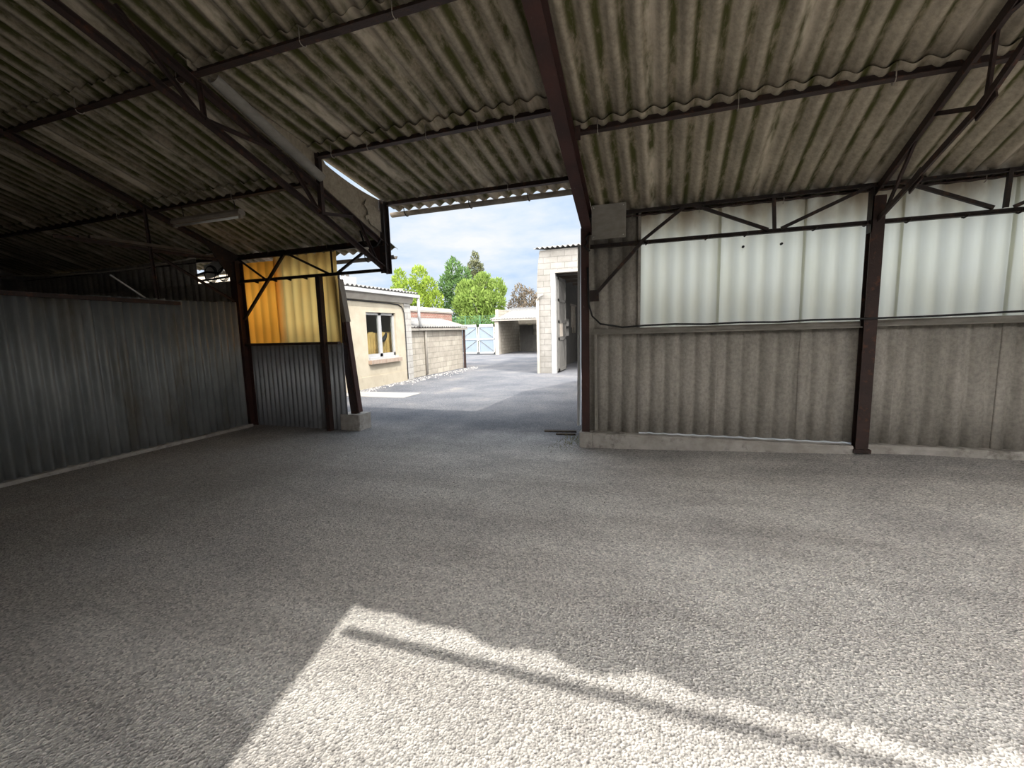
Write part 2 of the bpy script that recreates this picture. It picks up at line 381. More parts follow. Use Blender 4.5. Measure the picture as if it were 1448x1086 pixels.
# ------------------------------------------------------------------ dimensions (metres; camera stands at the origin, X along the doorway wall)
YW = 5.75                       # doorway wall
SL = .365                       # roof slope
def zr(y): return 2.975 + SL * (YW - y)          # middle of the roof sheets
YR = 1.70                       # ridge
def zrear(y): return zr(YR) - SL * (YR - y)
SR = .172                       # flatter slope of the lifted sheets over the doorway
YP1, YP2 = 3.05, 4.45
def zu(y): return zr(YP1) + .015 + SR * (YP1 - y)   # lifted sheets: z grows towards the ridge
XT0, XT1, XT2, XT3 = -6.85, -3.95, -.86, 2.05
XL, XR = -13.2, 6.6

# ------------------------------------------------------------------ ground
def gz(x, y):
    a = max(0., min(1., (y - 2.6) / 2.8)); a = a * a * (3 - 2 * a)
    b = max(0., min(3.2, x + .7)); r = .042 * b * a
    return r if y < 6.2 else r * max(0, 1 - (y - 6.2) / 2)
xs = [-60, -40, -25, -14] + [-8 + .5 * i for i in range(33)] + [12, 20, 40]
ys = [-40, -20, -10, -5] + [-3 + .4 * i for i in range(31)] + [12, 16, 22, 30, 45, 80]
mb = MB()
vs = [(x, y, gz(x, y)) for y in ys for x in xs]; n = len(xs)
mb.add(vs, [(j * n + i, j * n + i + 1, (j + 1) * n + i + 1, (j + 1) * n + i) for j in range(len(ys) - 1) for i in range(n - 1)], True)
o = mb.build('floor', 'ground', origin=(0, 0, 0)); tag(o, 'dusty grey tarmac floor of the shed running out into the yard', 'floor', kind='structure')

# loose chippings scattered on the floor
def pebbles(name, label, spots):
    mb = MB()
    for (x, y, s) in spots:
        z = gz(x, y); a = random.random() * 6.28; ca, sa = math.cos(a), math.sin(a)
        h = s * random.uniform(.45, .8); e = random.uniform(.6, 1.)
        base = [(x + s * (ca * px - sa * py * e), y + s * (sa * px + ca * py * e), z - .001) for px, py in ((1, 0), (.3, .9), (-.8, .6), (-.8, -.6), (.3, -.9))]
        top = [(x + .55 * s * (ca * px - sa * py * e), y + .55 * s * (sa * px + ca * py * e), z + h) for px, py in ((1, .2), (.2, .9), (-.8, .5), (-.7, -.7), (.4, -.8))]
        mb.add(base + top, [(i, (i + 1) % 5, 5 + (i + 1) % 5, 5 + i) for i in range(5)] + [(5, 6, 7, 8, 9)])
    return tag(mb.build(name, 'pebble'), label, 'gravel', kind='stuff')
sp = []
for _ in range(4200):
    r = random.random() ** .7; y = .5 + 5.0 * r; x = random.uniform(-1.25, 1.0) * (y * 1.1 + .8) - .2 * y
    if x < -6.6: continue
    sp.append((x, y, random.choice((.004, .005, .006, .007, .009))))
pebbles('gravel', 'small loose grey chippings scattered over the shed floor', sp)
sp = [(-7.95 + abs(random.gauss(0, .28)), random.uniform(9.2, 17.5), random.uniform(.012, .035)) for _ in range(420)]
pebbles('gravel', 'loose pale gravel strewn along the foot of the yard buildings', sp)

# ------------------------------------------------------------------ roof (corrugated fibre cement, lapped rows)
def jit(a, seed):
    rnd = random.Random(seed); ph = [(rnd.uniform(1, 6), rnd.random() * 6.28, rnd.uniform(.3, 1)) for _ in range(4)]
    return lambda x: a * sum(w * math.sin(f * x + p) for f, p, w in ph)
def roof_rows(x0, x1, rows, zf, slope, period=.177, sheet=6):
    mb = MB(); ln = math.sqrt(1 + slope * slope)
    W = period * sheet
    for k, (yt, yb) in enumerate(rows):                    # top end y, low end y
        x = x0; i = 0
        while x < x1 - .05:
            w = min(W + .03, x1 - x)
            dz0 = -.020 + random.uniform(-.004, .004); dz1 = .014 + random.uniform(-.004, .004)
            sg = 1 if yb > yt else -1
            p0 = Vector((x, yt, zf(yt) + dz0 + .004 * (i % 2))); p1 = Vector((x, yb, zf(yb) + dz1 + .004 * (i % 2)))
            d = p1 - p0
            u = Vector((1, 0, 0))
            dl = random.uniform(-.025, .025)
            mb.corr(p0, u, d, w, d.length + dl, period, .0255, phase=2 * PI * (x / period), th=.007, vs=3)
            x += W; i += 1
    return mb
rows_front_low = [(YP2 - .10, 6.13)]
rows_front_mid = [(YP1 - .10, YP2 + .12)]
rows_front_up = [(YR - .02, YP1 + .12)]
R_ = lambda rows: [(a, b) for a, b in rows]
mb = roof_rows(XL, XT1 - .02, rows_front_low + rows_front_mid, zr, SL)
struct(mb, 'ceiling_left', 'roof', 'dark mossy corrugated fibre-cement roof over the left bays', 'roof')
mb = roof_rows(XL, XR, rows_front_up, zr, SL)
struct(mb, 'ceiling_upper', 'roof', 'uppermost row of corrugated roof sheets above the nearest purlin', 'roof')
mb = roof_rows(XT2 - .02, XR, rows_front_low + rows_front_mid, zr, SL)
struct(mb, 'ceiling_right', 'roof', 'pale brown mossy corrugated roof over the right bays', 'roof')
mb = roof_rows(XT1 - .09, XT2 + .42, [(YP2 - .12, 6.17), (YP1 - .02, YP2 + .13)], zu, SR)
struct(mb, 'ceiling_doorway', 'roof', 'lifted flatter corrugated roof sheets over the doorway', 'roof')
# rear slope behind the camera: whole on the left, its lower rows missing on the right where the sun falls in
XE, YE = 1.02, .23
def zre(y): return zrear(y)
mb = MB()
for (xa, xb, yt, yb) in ((XL, XE, YR + .0, .3), (XL, XE, .4, -2.4), (XE, XR, YR, YE)):
    x = xa
    while x < xb - .05:
        w = min(1.062, xb - x); p0 = Vector((x, yt, zre(yt) + .01)); p1 = Vector((x, yb, zre(yb) + .02))
        jj = (lambda q, a=x: .055 * abs(math.sin(PI * (q + a) / .43)) - .03 + .02 * math.sin((q + a) * 11) + .02 * math.sin((q + a) * 4.1)) if xa == XE else None
        mb.corr(p0, (1, 0, 0), p1 - p0, w, (p1 - p0).length + random.uniform(-.03, .05), .177, .0255, 2 * PI * x / .177, .007, 3, bot=jj)
        x += 1.062
struct(mb, 'ceiling_rear', 'roof', 'corrugated rear roof slope above and behind the camera', 'roof')

# ------------------------------------------------------------------ purlins with hook bolts
def hook(mb, x, y, z, h=.07):
    pts = [(x, y - .035, z + h * .95)] + [(x, y - .035, z + .01)] + [(x, y - .035 + .035 * (1 - math.cos(t)), z - .045 - .02 * math.sin(t)) for t in (0, .8, 1.57, 2.3, PI)] + [(x, y + .035, z - .01)]
    return mb.tube(pts, .004, 5)
def purlin(x0, x1, y, z, label, hooks, m='steel', w=.05, h=.075, grp='steel purlins under the roof'):
    t = thing('steel_purlin', ((x0 + x1) / 2, y, z - h / 2), label, 'purlin', grp)
    MB().angle((x0, y, z), (x1, y, z), h, .009, flip=1).build('purlin_angle', m, t)
    for hx in hooks: hook(MB(), hx, y, z).build('hook_bolt', 'lampgrey', t)
    return t
zp = lambda y: zr(y) - .068
purlin(XL, XT2, YP1, zp(YP1), 'long rusty steel purlin nearest the camera, crossing the upper left roof', [-5.6, -4.15, -2.75, -1.9])
purlin(XL, XT1 - .01, YP2, zp(YP2), 'rusty steel purlin across the dark left roof above the hanging strip light', [-7.6, -5.32])
purlin(XT1 + .02, XT2 - .06, YP2, zu(YP2) - .065, 'steel purlin under the lifted doorway roof, from a stub post to the big beam', [-3.7, -3.2, -2.45, -1.85, -1.45])
purlin(XT2 + .07, XR, YP2 - .07, zp(YP2 - .07), 'long brown steel purlin across the right-hand roof', [-.62, .55, 1.62, 2.9])
purlin(XL, XT1 - .06, YW + .0, zr(YW) - .06, 'dark eaves purlin along the top of the left doorway wall', [-6.2, -5.0])
purlin(XT1 + .05, XT2 - .07, YW + .03, zu(YW) - .062, 'dark eaves purlin spanning the doorway under the lifted sheets', [-2.0])
purlin(XT2 + .06, XR, YW - .02, zr(YW) - .058, 'dark eaves purlin above the milky panels on the right', [-.4, .35, 1.2, 2.4, 2.9])

# gutters outside the eaves
def gutter(x0, x1, y, z, r, label, m='darkwood', brackets=()):
    t = thing('gutter', ((x0 + x1) / 2, y, z - r), label, 'gutter', 'gutters along the eaves')
    prof = [(r * math.cos(PI + PI * k / 10), r * math.sin(PI + PI * k / 10)) for k in range(11)]
    prof += [((r - .006) * math.cos(2 * PI - PI * k / 10), (r - .006) * math.sin(2 * PI - PI * k / 10)) for k in range(11)]
    MB().profile((x0, y, z), (x1, y, z), prof).build('trough', m, t)
    for bx in brackets:
        b = MB(); b.tube([(bx, y - r - .02, z + .05), (bx, y - r - .01, z - .02)] + [(bx, y - (r + .008) * math.cos(a), z - (r + .008) * math.sin(a)) for a in (.5, 1.0, 1.57, 2.1, 2.7)], .007, 6)
        b.build('bracket', 'steel_dk', t)
    return t
gz_up = zu(6.2) - .042
gutter(XT1 - .17, XT2 + .36, 6.22, gz_up + .038, .06, 'grey brown gutter hung below the wavy sheet ends over the doorway', 'wood', (-3.85, -2.75, -1.85))
gutter(XL, XT1 - .12, 6.18, zr(6.16) - .05, .055, 'gutter at the left eaves beyond the amber panel', 'wood', (-4.6,))

# rear edge of the short roof slope: purlin and gutter that throw the double shadow on the floor
t = thing('steel_purlin', (3.5, YE + .35, zre(YE + .35) - .11), 'rear steel purlin under the roof edge behind the camera', 'purlin', 'steel purlins under the roof')
MB().angle((XE, YE + .35, zre(YE + .35) - .07), (XR, YE + .35, zre(YE + .35) - .07), .075, .009).build('purlin_angle', 'steel', t)
gutter(XE, XR, YE - .13, zre(YE) - .07, .036, 'rear gutter hanging past the roof edge behind the camera', 'wood')

# ------------------------------------------------------------------ trusses and beams
def truss(name, x, label, chords, webs, grp, extra=None):
    y0, z0 = chords[0][1][-1]
    t = thing(name, (x, YW, 2.4), label, 'truss', grp)
    for nm, pts, w in chords:
        c = MB()
        for a, b in zip(pts[:-1], pts[1:]): c.angle((x, *a), (x, *b), w, .009, up=(1, 0, 0))
        c.build(nm, 'steel', t)
    for a, b in webs:
        MB().angle((x + .012, *a), (x + .012, *b), .034, .006, up=(1, 0, 0)).build('web_strut', 'steel', t)
    return t
zc = lambda y: zr(y) - .13
G = 'lattice roof trusses'
t1 = truss('roof_truss', XT1, 'lattice truss in the dark left roof that ends at the hanging stub post', [
    ('top_chord', [(1.5, zc(1.7) + .0), (YW + .05, zc(YW + .05))], .06),
    ('bottom_chord', [(1.5, 4.03), (3.08, 3.50), (4.44, 3.01), (YW + .02, 2.47)], .055)],
    [((2.45, zc(2.45)), (3.06, 3.50)), ((3.06, zc(3.06)), (3.08, 3.50)), ((3.10, 3.50), (3.92, zc(3.92))),
     ((4.0, zc(4.0)), (4.43, 3.01)), ((4.46, 3.01), (5.05, zc(5.05))), ((5.15, zc(5.15)), (5.5, 2.58))], G)
MB().bar((XT1 + .01, 4.47, 3.0), (XT1 + .01, 4.47, zu(4.47) - .03), .055).build('stub_post', 'steel', t1)
t3 = truss('roof_truss', XT3, 'lattice truss at the upper right corner above the brown post', [
    ('top_chord', [(1.5, zc(1.7) + .03), (YW - .05, zc(YW - .05))], .075),
    ('bottom_chord', [(1.7, 4.12), (3.0, 3.62), (4.12, 3.0), (YW - .1, 2.56)], .055)],
    [((4.08, zc(4.08)), (4.12, 3.02)), ((4.75, zc(4.75)), (4.15, 3.0)), ((5.05, zc(5.05)), (5.5, 2.66)), ((4.0, zc(3.95)), (3.2, 3.5)), ((3.1, zc(3.1)), (3.1, 3.56))], G)
for a in ((4.12, 3.02), (4.98, 2.76)):
    MB().bar((XT3 + .0, a[0] - .1, a[1] + .035), (XT3, a[0] + .1, a[1] - .04), .012, .11, up=(0, 0, 1)).build('gusset', 'steel', t3)
t0 = truss('roof_truss', XT0, 'dark lattice truss at the far left over the metal partition', [
    ('top_chord', [(-2.2, zr(5.6) - .13), (1.7, zc(1.7)), (YW, zc(YW))], .07),
    ('tie_bar', [(3.3, 2.80), (YW, 2.80)], .04)],
    [((4.32, zc(4.32)), (4.35, 2.12)), ((4.36, 2.76), (5.55, 2.15))], G)

MB().poly([(XT0 + .0, 5.70, zc(5.7) + .03), (XT0, 5.70, 2.42), (XT0, 5.5, 2.55), (XT0, 5.1, zc(5.1) + .02)], (.012, 0, 0)).build('gusset', 'steel_dk', t0)
# big rolled beam beside the doorway
tb = thing('steel_beam', (XT2, YW, 2.6), 'deep red-brown rolled steel beam running up the roof from the doorway post', 'beam')
zb = lambda y: zr(y) - .15
MB().ibeam((XT2 + .03, 1.7, zb(1.7)), (-.94, YW + .02, zb(YW + .02)), .12, .22, up=(0, 0, 1)).build('rafter', 'redsteel', tb)
c = MB()
for y in (YP1, YP2 - .07):
    c.bar((XT2 + .06, y - .05, zp(y) + .02), (XT2 + .06, y - .05, zp(y) - .11), .05, .008)
c.build('cleat', 'steel', tb)
# cheek sheets closing the step between the main roof and the lifted sheets
ck = MB()
ck.poly([(XT2 - .1, YP1 + .1, zr(YP1 + .1) - .02), (XT2 - .1, 6.0, zr(6.0) - .1), (XT2 - .1, 6.0, zu(6.0) - .03), (XT2 - .1, YP1 + .1, zu(YP1 + .1) - .03)], (.012, 0, 0))
tag(ck.build('cheek_panel', 'board'), 'fibre-cement cheek closing the roof step beside the red-brown beam', 'panel')
ck = MB()
top = [(XT1 - .03, 3.0, zu(3.0) + .02)]
for i in range(13):
    y = 4.42 + (5.66 - 4.42) * i / 12; gap = .012 + .052 * math.sin(PI * min(1, (i + .2) / 12)) ** .8
    if i < 2: gap = -.05
    top.append((XT1 - .03, y, zu(y) - .03 - gap))
low = [(XT1 - .03, 5.66, zr(5.66) - .06), (XT1 - .03, 3.0, zr(3.0) - .06)]
ck.poly(top + low, (.01, 0, 0))
# torn flap near the eaves
o = ck.build('cheek_panel', 'roof'); tag(o, 'torn grey cheek sheet with a bright gap above it beside the left truss', 'panel')
fl = MB()
fl.poly([(XT1 + .012, y_, z_) for y_, z_ in ((5.33, 3.40), (5.64, 3.30), (5.64, 3.02), (5.40, 3.08), (5.36, 3.14), (5.30, 3.12), (5.29, 3.17), (5.36, 3.20), (5.34, 3.27), (5.28, 3.31))], (.008, 0, 0))
fl.build('torn_flap', 'roof', o)
# pale half-round cover strip lying along the left truss
cv = MB(); a, b = Vector((XT1 + .07, 3.14, zr(3.14) - .015)), Vector((XT1 + .07, 4.42, zr(4.42) - .015))
d = (b - a); pr = []
for k in range(13):
    an = PI * k / 12; pr.append((.065 * math.cos(an), .065 * math.sin(an)))
for k in range(13):
    an = PI - PI * k / 12; pr.append((.058 * math.cos(an), .058 * math.sin(an)))
cv.profile(a - Vector((0, 0, .085)), b - Vector((0, 0, .085)), [(x, -y + .06) for x, y in pr])
tag(cv.build('cover_strip', 'board'), 'pale rounded cover strip lying along the left truss under the roof', 'strip')

# eaves girders (lattice beams along the doorway wall)
def girder(label, y, x0, x1, zt, zb_, webs, braces, tops=True):
    t = thing('eaves_girder', ((x0 + x1) / 2, y, zb_), label, 'girder', 'lattice eaves girders')
    MB().angle((x0, y, zt), (x1, y, zt), .045, .007).build('top_chord', 'steel_dk', t)
    MB().angle((x0, y, zb_), (x1, y, zb_), .05, .008).build('bottom_chord', 'steel_dk', t)
    for a, b in webs: MB().angle((a[0], y - .006, a[1]), (b[0], y - .006, b[1]), .034, .006, up=(0, 1, 0)).build('web_strut', 'steel_dk', t)
    for a, b in braces: MB().angle((a[0], y - .02, a[1]), (b[0], y - .02, b[1]), .038, .006, up=(0, 1, 0)).build('brace', 'steel_dk', t)
    return t
g = girder('lattice girder over the amber panel, reaching out to the hanging stub post', 5.66, -6.85, -3.93, 2.855, 2.485,
       [((-6.78, 2.85), (-6.23, 2.49)), ((-5.72, 2.855), (-4.93, 2.49)), ((-4.86, 2.86), (-4.86, 2.49)), ((-4.78, 2.49), (-4.24, 2.78))],
       [((-6.77, 1.85), (-5.79, 2.85))])
for x in (-6.45, -6.05, -5.75, -5.42): MB().poly([(x - .05, 5.65, 2.46), (x + .05, 5.65, 2.46), (x + .04, 5.65, 2.43)], (0, .02, 0)).build('clip', 'steel_dk', g)
g = girder('lattice girder across the milky panels on the right', 5.64, -.9, XR, 2.925, 2.555,
       [((-.29, 2.56), (.20, 2.92)), ((.28, 2.92), (1.05, 2.57)), ((1.09, 2.92), (1.11, 2.57)), ((1.17, 2.57), (1.97, 2.92)),
        ((2.22, 2.92), (2.94, 2.59)), ((3.04, 2.93), (3.03, 2.58)), ((3.08, 2.58), (3.85, 2.92)), ((3.95, 2.92), (4.7, 2.58)), ((4.85, 2.92), (4.85, 2.58))],
       [((-.84, 1.96), (-.27, 2.56))])
MB().box(-.90, -.79, 5.61, 5.625, 1.88, 2.02).build('gusset', 'steel_dk', g)
for x in (-.2, .45, .85, 1.5, 1.95, 2.3, 2.75, 3.15): 
    MB().tube([(x, 5.63, 2.555), (x, 5.60, 2.545), (x - .02, 5.59, 2.525), (x - .035, 5.61, 2.515), (x - .035, 5.64, 2.525)], .007, 6).build('clip', 'steel_dk', g)

# ------------------------------------------------------------------ posts
def post(name, label, x, y, z0, z1, w, d, m, i=True):
    t = thing(name, (x, y, z0), label, 'post', 'steel posts of the shed')
    b = MB()
    if i: b.ibeam((x, y, z0), (x, y, z1), w, d, .012, .009, up=(0, 1, 0))
    else: b.bar((x, y, z0), (x, y, z1), w, d, up=(0, 1, 0))
    b.build('shaft', m, t)
    return t
p = post('steel_post', 'brown steel post standing against the right-hand wall between the milky panels', 2.03, 5.66, .14, zr(5.66) - .2, .115, .12, 'steel')
MB().box(1.95, 2.11, 5.58, 5.70, .13, .17).build('base_plate', 'steel', p)
MB().box(1.972, 1.985, 5.60, 5.72, 2.45, 2.9).build('cleat', 'steel_dk', p)
p = post('steel_post', 'red-brown doorway post on a concrete block right of the opening', -.965, 5.72, .19, zr(5.72) - .2, .10, .16, 'redsteel')
b = MB(); b.tube([(-.9, 5.63, 2.72), (-.95, 5.62, 2.66), (-.92, 5.62, 2.6), (-.97, 5.62, 2.56), (-.9, 5.62, 2.5)], .012, 6); b.build('cable_clamp', 'black', p)
p = post('steel_post', 'rusty steel post in the corner between the metal partition and the amber panel', -6.87, 5.66, 0, zr(5.66) - .2, .15, .15, 'redsteel')
p = post('steel_post', 'slim rusty post in front of the amber panel, left of the doorway', -5.13, 5.64, 0, 2.47, .075, .085, 'steel', False)
# hanging stub post under the truss end
t = thing('stub_post', (-3.96, 5.74, 2.44), 'dark hanging post end at the upper left corner of the doorway', 'post', 'steel posts of the shed')
MB().ibeam((-3.95, 5.74, 2.44), (-3.95, 5.74, zu(5.74) - .03), .10, .14, up=(0, 1, 0)).build('shaft', 'steel_dk', t)
b = MB(); b.poly([(-4.02, 5.69, 2.95), (-3.92, 5.69, 2.5), (-4.0, 5.69, 2.5), (-4.22, 5.69, 2.80)], (0, .008, 0)); b.build('gusset', 'redsteel', t)
b = MB(); b.tube([(-4.2, 5.55, 3.28), (-4.26, 5.56, 3.1), (-4.2, 5.57, 2.9), (-4.08, 5.58, 2.80), (-4.0, 5.6, 2.82), (-3.93, 5.62, 2.92)], .013, 6); b.build('loose_cable', 'black', t)
# leaning jamb and its block
t = thing('door_jamb', (-4.82, 5.86, .26), 'leaning brown timber and steel jamb on a concrete block left of the doorway', 'door jamb')
MB().bar((-4.99, 5.84, 2.5), (-4.79, 5.86, .26), .11, .09, up=(0, 1, 0)).build('jamb_post', 'steel', t)
MB().bar((-4.915, 5.84, 2.42), (-4.83, 5.845, 1.75), .075, .11, up=(0, 1, 0)).build('grey_board', 'wood', t)
MB().bar((-4.83, 5.85, 1.75), (-4.71, 5.87, .28), .035, .1, up=(0, 1, 0)).build('edge_strip', 'redsteel', t)
def block(name, label, x0, x1, y0, y1, z0, z1):
    b = MB(); c = .015
    b.poly([(x0 + c, y0, z0), (x1 - c, y0, z0), (x1, y0 + c, z0), (x1, y1, z0), (x0, y1, z0), (x0, y0 + c, z0)], (0, 0, z1 - z0))
    return tag(b.build(name, 'concrete'), label, 'concrete block')
block('concrete_block', 'pale concrete block under the leaning left doorway jamb', -5.0, -4.62, 5.72, 6.02, -.02, .26)
block('concrete_block', 'tall pale concrete block under the red-brown right doorway post', -1.045, -.875, 5.58, 5.84, -.02, .20)
b = MB(); b.bar((-1.06, 5.82, 2.6), (-1.09, 5.84, .24), .035, .1, up=(0, 1, 0))
tag(b.build('edge_flashing', 'frost'), 'thin white metal edging strip down the outside of the right doorway post', 'flashing')

# ------------------------------------------------------------------ doorway wall
def wsheet(mb, x0, x1, z0, z1, y=YW, period=.173, amp=.022, phase=0, lap=.865, x_start=None):
    x = x0; i = 0
    while x < x1 - .04:
        w = min(lap + .025, x1 - x)
        mb.corr((x, y + .006 * (i % 2) + random.uniform(-.002, .002), z1), (1, 0, 0), (0, 0, -1), w, z1 - z0, period, amp, phase + 2 * PI * (x / period), .007, 2, sharp=True)
        x += lap; i += 1
    return mb
b = wsheet(MB(), -.93, -.30, .19, 2.96)
wsheet(b, -.30, XR, .21, 1.54)
struct(b, 'wall_right', 'fwall', 'grey-brown corrugated fibre-cement wall right of the doorway', 'wall')
XS = [-.30, .565, 1.415, 2.275, 3.16, 4.02, 4.9, 5.76, 6.57]
names = ['milky translucent sheet nearest the doorway, beside the brown fibre-cement strip', 'second milky translucent sheet from the doorway, with two small bolt holes',
         'milky translucent sheet just left of the brown wall post', 'milky translucent sheet just right of the brown wall post',
         'milky translucent sheet at the right edge of the picture', 'milky translucent sheet beyond the right edge of the picture'] + ['milky translucent sheet beyond the right edge of the picture'] * 2
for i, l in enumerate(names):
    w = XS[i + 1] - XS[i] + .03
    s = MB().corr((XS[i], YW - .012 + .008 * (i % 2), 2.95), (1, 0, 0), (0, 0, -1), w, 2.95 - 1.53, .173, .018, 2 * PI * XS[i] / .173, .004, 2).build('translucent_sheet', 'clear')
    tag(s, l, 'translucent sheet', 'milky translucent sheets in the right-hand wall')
    if i == 1:
        for hx in (.82, 1.2):
            MB().tube([(hx, YW - .06, 2.42), (hx, YW - .01, 2.42)], .013, 8).build('bolt', 'black', s)
b = MB(); b.bar((-.31, 5.735, 1.56), (-.31, 5.735, 2.95), .03, .05, up=(0, 1, 0)); struct(b, 'trim_1', 'fwall', 'narrow upright strip at the edge of the milky panels', 'trim')
# rail
r = thing('wall_rail', (2, 5.66, 1.47), 'grey timber and steel rail along the right-hand wall under the milky panels', 'rail')
MB().angle((-.87, 5.665, 1.50), (1.97, 5.665, 1.515), .07, .012).build('rail_bar', 'board', r)
MB().angle((2.09, 5.665, 1.525), (XR, 5.665, 1.55), .07, .012).build('rail_bar', 'board', r)
b = MB(); b.bar((-.83, 5.66, 1.47), (-.83, 5.66, .22), .03, .05, up=(0, 1, 0)); b.build('upright', 'board', r)
cb = MB(); cb.tube([(-.925, 5.62, 2.3), (-.915, 5.62, 1.85), (-.87, 5.61, 1.70), (-.77, 5.61, 1.60), (-.5, 5.61, 1.55), (-.23, 5.61, 1.565), (.1, 5.61, 1.572), (.46, 5.61, 1.56), (.8, 5.61, 1.57), (1.19, 5.61, 1.562), (1.5, 5.61, 1.575), (1.85, 5.6, 1.572), (2.1, 5.58, 1.575), (2.45, 5.61, 1.578), (2.8, 5.61, 1.588), (3.26, 5.61, 1.605), (4.2, 5.61, 1.61), (XR, 5.61, 1.62)], .012, 6)
tag(cb.build('electric_cable', 'black'), 'black cable curving down the doorway post and along the wall rail', 'cable')
b = MB()
b.poly([(-.87, 5.60, -.05), (-.87, 5.60, .17), (-.87, 5.63, .195), (-.87, 5.83, .195), (-.87, 5.83, -.05)], (2.83, 0, 0))
struct(b, 'baseboard_right', 'concrete', 'rough concrete kerb along the foot of the right-hand wall', 'kerb')
b = MB(); b.poly([(2.1, 5.64, -.05), (2.1, 5.64, .19), (2.1, 5.66, .215), (2.1, 5.83, .215), (2.1, 5.83, -.05)], (4.5, 0, 0))
struct(b, 'baseboard_far_right', 'concrete', 'low concrete kerb under the wall right of the brown post', 'kerb')
# flat board on the wall near the post
pb = tag(MB().box(-.865, -.46, 5.56, 5.575, 2.62, 3.02).build('flat_board', 'board'), 'square grey fibre board fixed at the top of the right doorway post', 'board')
for a in ((-.84, 2.99), (-.49, 2.99), (-.84, 2.65), (-.49, 2.65)):
    MB().tube([(a[0], 5.553, a[1]), (a[0], 5.565, a[1])], .007, 6).build('screw', 'zinc', pb)

# left part of the doorway wall
b = MB(); b.corr((-6.9, YW, 1.42), (1, 0, 0), (0, 0, -1), 2.06, 1.43, .10, .02, 0, .004, 2, sharp=1.2)
struct(b, 'wall_left_front', 'galv2', 'blue-grey corrugated metal sheet below the amber panel', 'wall')
tag(MB().box(-6.82, -4.86, 5.64, 5.71, 1.40, 1.44).build('wall_rail', 'steel'), 'dark steel rail between the amber panel and the metal sheet', 'rail')
def bulge(x): return .035 * math.sin(x * 9) * (1 if x > .3 else .3)
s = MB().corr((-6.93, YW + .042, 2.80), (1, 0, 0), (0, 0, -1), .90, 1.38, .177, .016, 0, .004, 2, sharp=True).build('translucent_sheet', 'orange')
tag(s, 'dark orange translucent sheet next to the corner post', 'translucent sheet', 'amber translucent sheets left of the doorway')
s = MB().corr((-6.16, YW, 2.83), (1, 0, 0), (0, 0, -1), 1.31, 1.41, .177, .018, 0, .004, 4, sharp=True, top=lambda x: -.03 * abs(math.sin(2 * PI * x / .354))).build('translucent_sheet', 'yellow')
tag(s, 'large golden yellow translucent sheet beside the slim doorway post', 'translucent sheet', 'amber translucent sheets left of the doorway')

# ------------------------------------------------------------------ metal partition on the left, dark bay behind it
b = MB()
y = -2.3; i = 0
while y < 5.6:
    w = min(.86, 5.6 - y); dz = random.uniform(-.012, .012)
    b.corr((XT0 + .004 * (i % 2), y, 2.13 + dz), (0, 1, 0), (0, 0, -1), w, 2.10 + dz, .112, .026, 2 * PI * y / .112, .003, 2, sharp=1.5)
    y += .84; i += 1
struct(b, 'wall_left', 'galv', 'dull corrugated metal partition along the left side of the shed', 'wall')
tag(MB().bar((XT0 + .05, 1.2, 2.12), (XT0 + .05, 4.62, 2.07), .045, .05).build('top_rail', 'steel'), 'rusty rail fixed along the top of the metal partition', 'rail')
b = MB().box(XT0 - .05, XT0 + .09, -2.3, 5.6, -.02, .045); struct(b, 'baseboard_left', 'concrete', 'low concrete strip under the metal partition', 'kerb')
b = wsheet(MB(), XL, -6.98, 0, 2.52)
wsheet(b, XL, -7.9, 2.5, 2.97)
struct(b, 'wall_dark_bay', 'fwall', 'dark fibre-cement wall of the bay behind the metal partition', 'wall')
b = MB(); b.poly([(XL + .02, -2.45, 0), (XL + .02, YW + .1, 0), (XL + .02, YW + .1, zr(YW + .1)), (XL + .02, YR, zr(YR)), (XL + .02, -2.45, zrear(-2.45))], (-.03, 0, 0))
b.corr((XL + .05, -2.4, 2.9), (0, 1, 0), (0, 0, -1), 8.1, 2.9, .173, .022, 0, .007, 2)
struct(b, 'wall_end', 'fwall', 'dark end wall at the far left of the shed', 'wall')
b = MB(); b.corr((XL, -2.4, 2.95), (1, 0, 0), (0, 0, -1), 14.2, 2.95, .173, .022, 0, .007, 2)
struct(b, 'wall_rear', 'fwall', 'unseen fibre-cement rear wall behind the camera on the left', 'wall')  # unseen; lengthened to the right to keep light off the left side
b = MB(); b.poly([(XR, -2.4, 0), (XR, YW + .1, 0), (XR, YW + .1, zr(YW + .1) + .03), (XR, YR, zr(YR) + .03), (XR, YE, zre(YE) + .03), (XR, -2.4, zre(YE) - .1)], (.03, 0, 0))
struct(b, 'wall_far_end', 'fwall', 'unseen fibre-cement end wall added far to the right of the shed', 'wall')  # unseen; right end closed to cut the skylight reaching the left
b = MB().box(-16, 18, -6.8, -6.5, 0, 5.5); struct(b, 'wall_sky_blocker', 'blk_y', 'unseen blank blockwork wall added behind the shed to block low sky', 'wall')  # unseen; added to cut low sky and darken the left bays
b = MB(); b.poly([(-2.5, -2.38, 0), (-2.5, .3, 0), (-2.5, .3, zre(.3) - .04), (-2.5, -2.38, zre(-2.38) - .04)], (-.12, 0, 0))
struct(b, 'wall_light_blocker', 'blk_x', 'unseen short blockwork wall added behind the camera to dim the left', 'wall')  # unseen; added to hold light back from the left floor
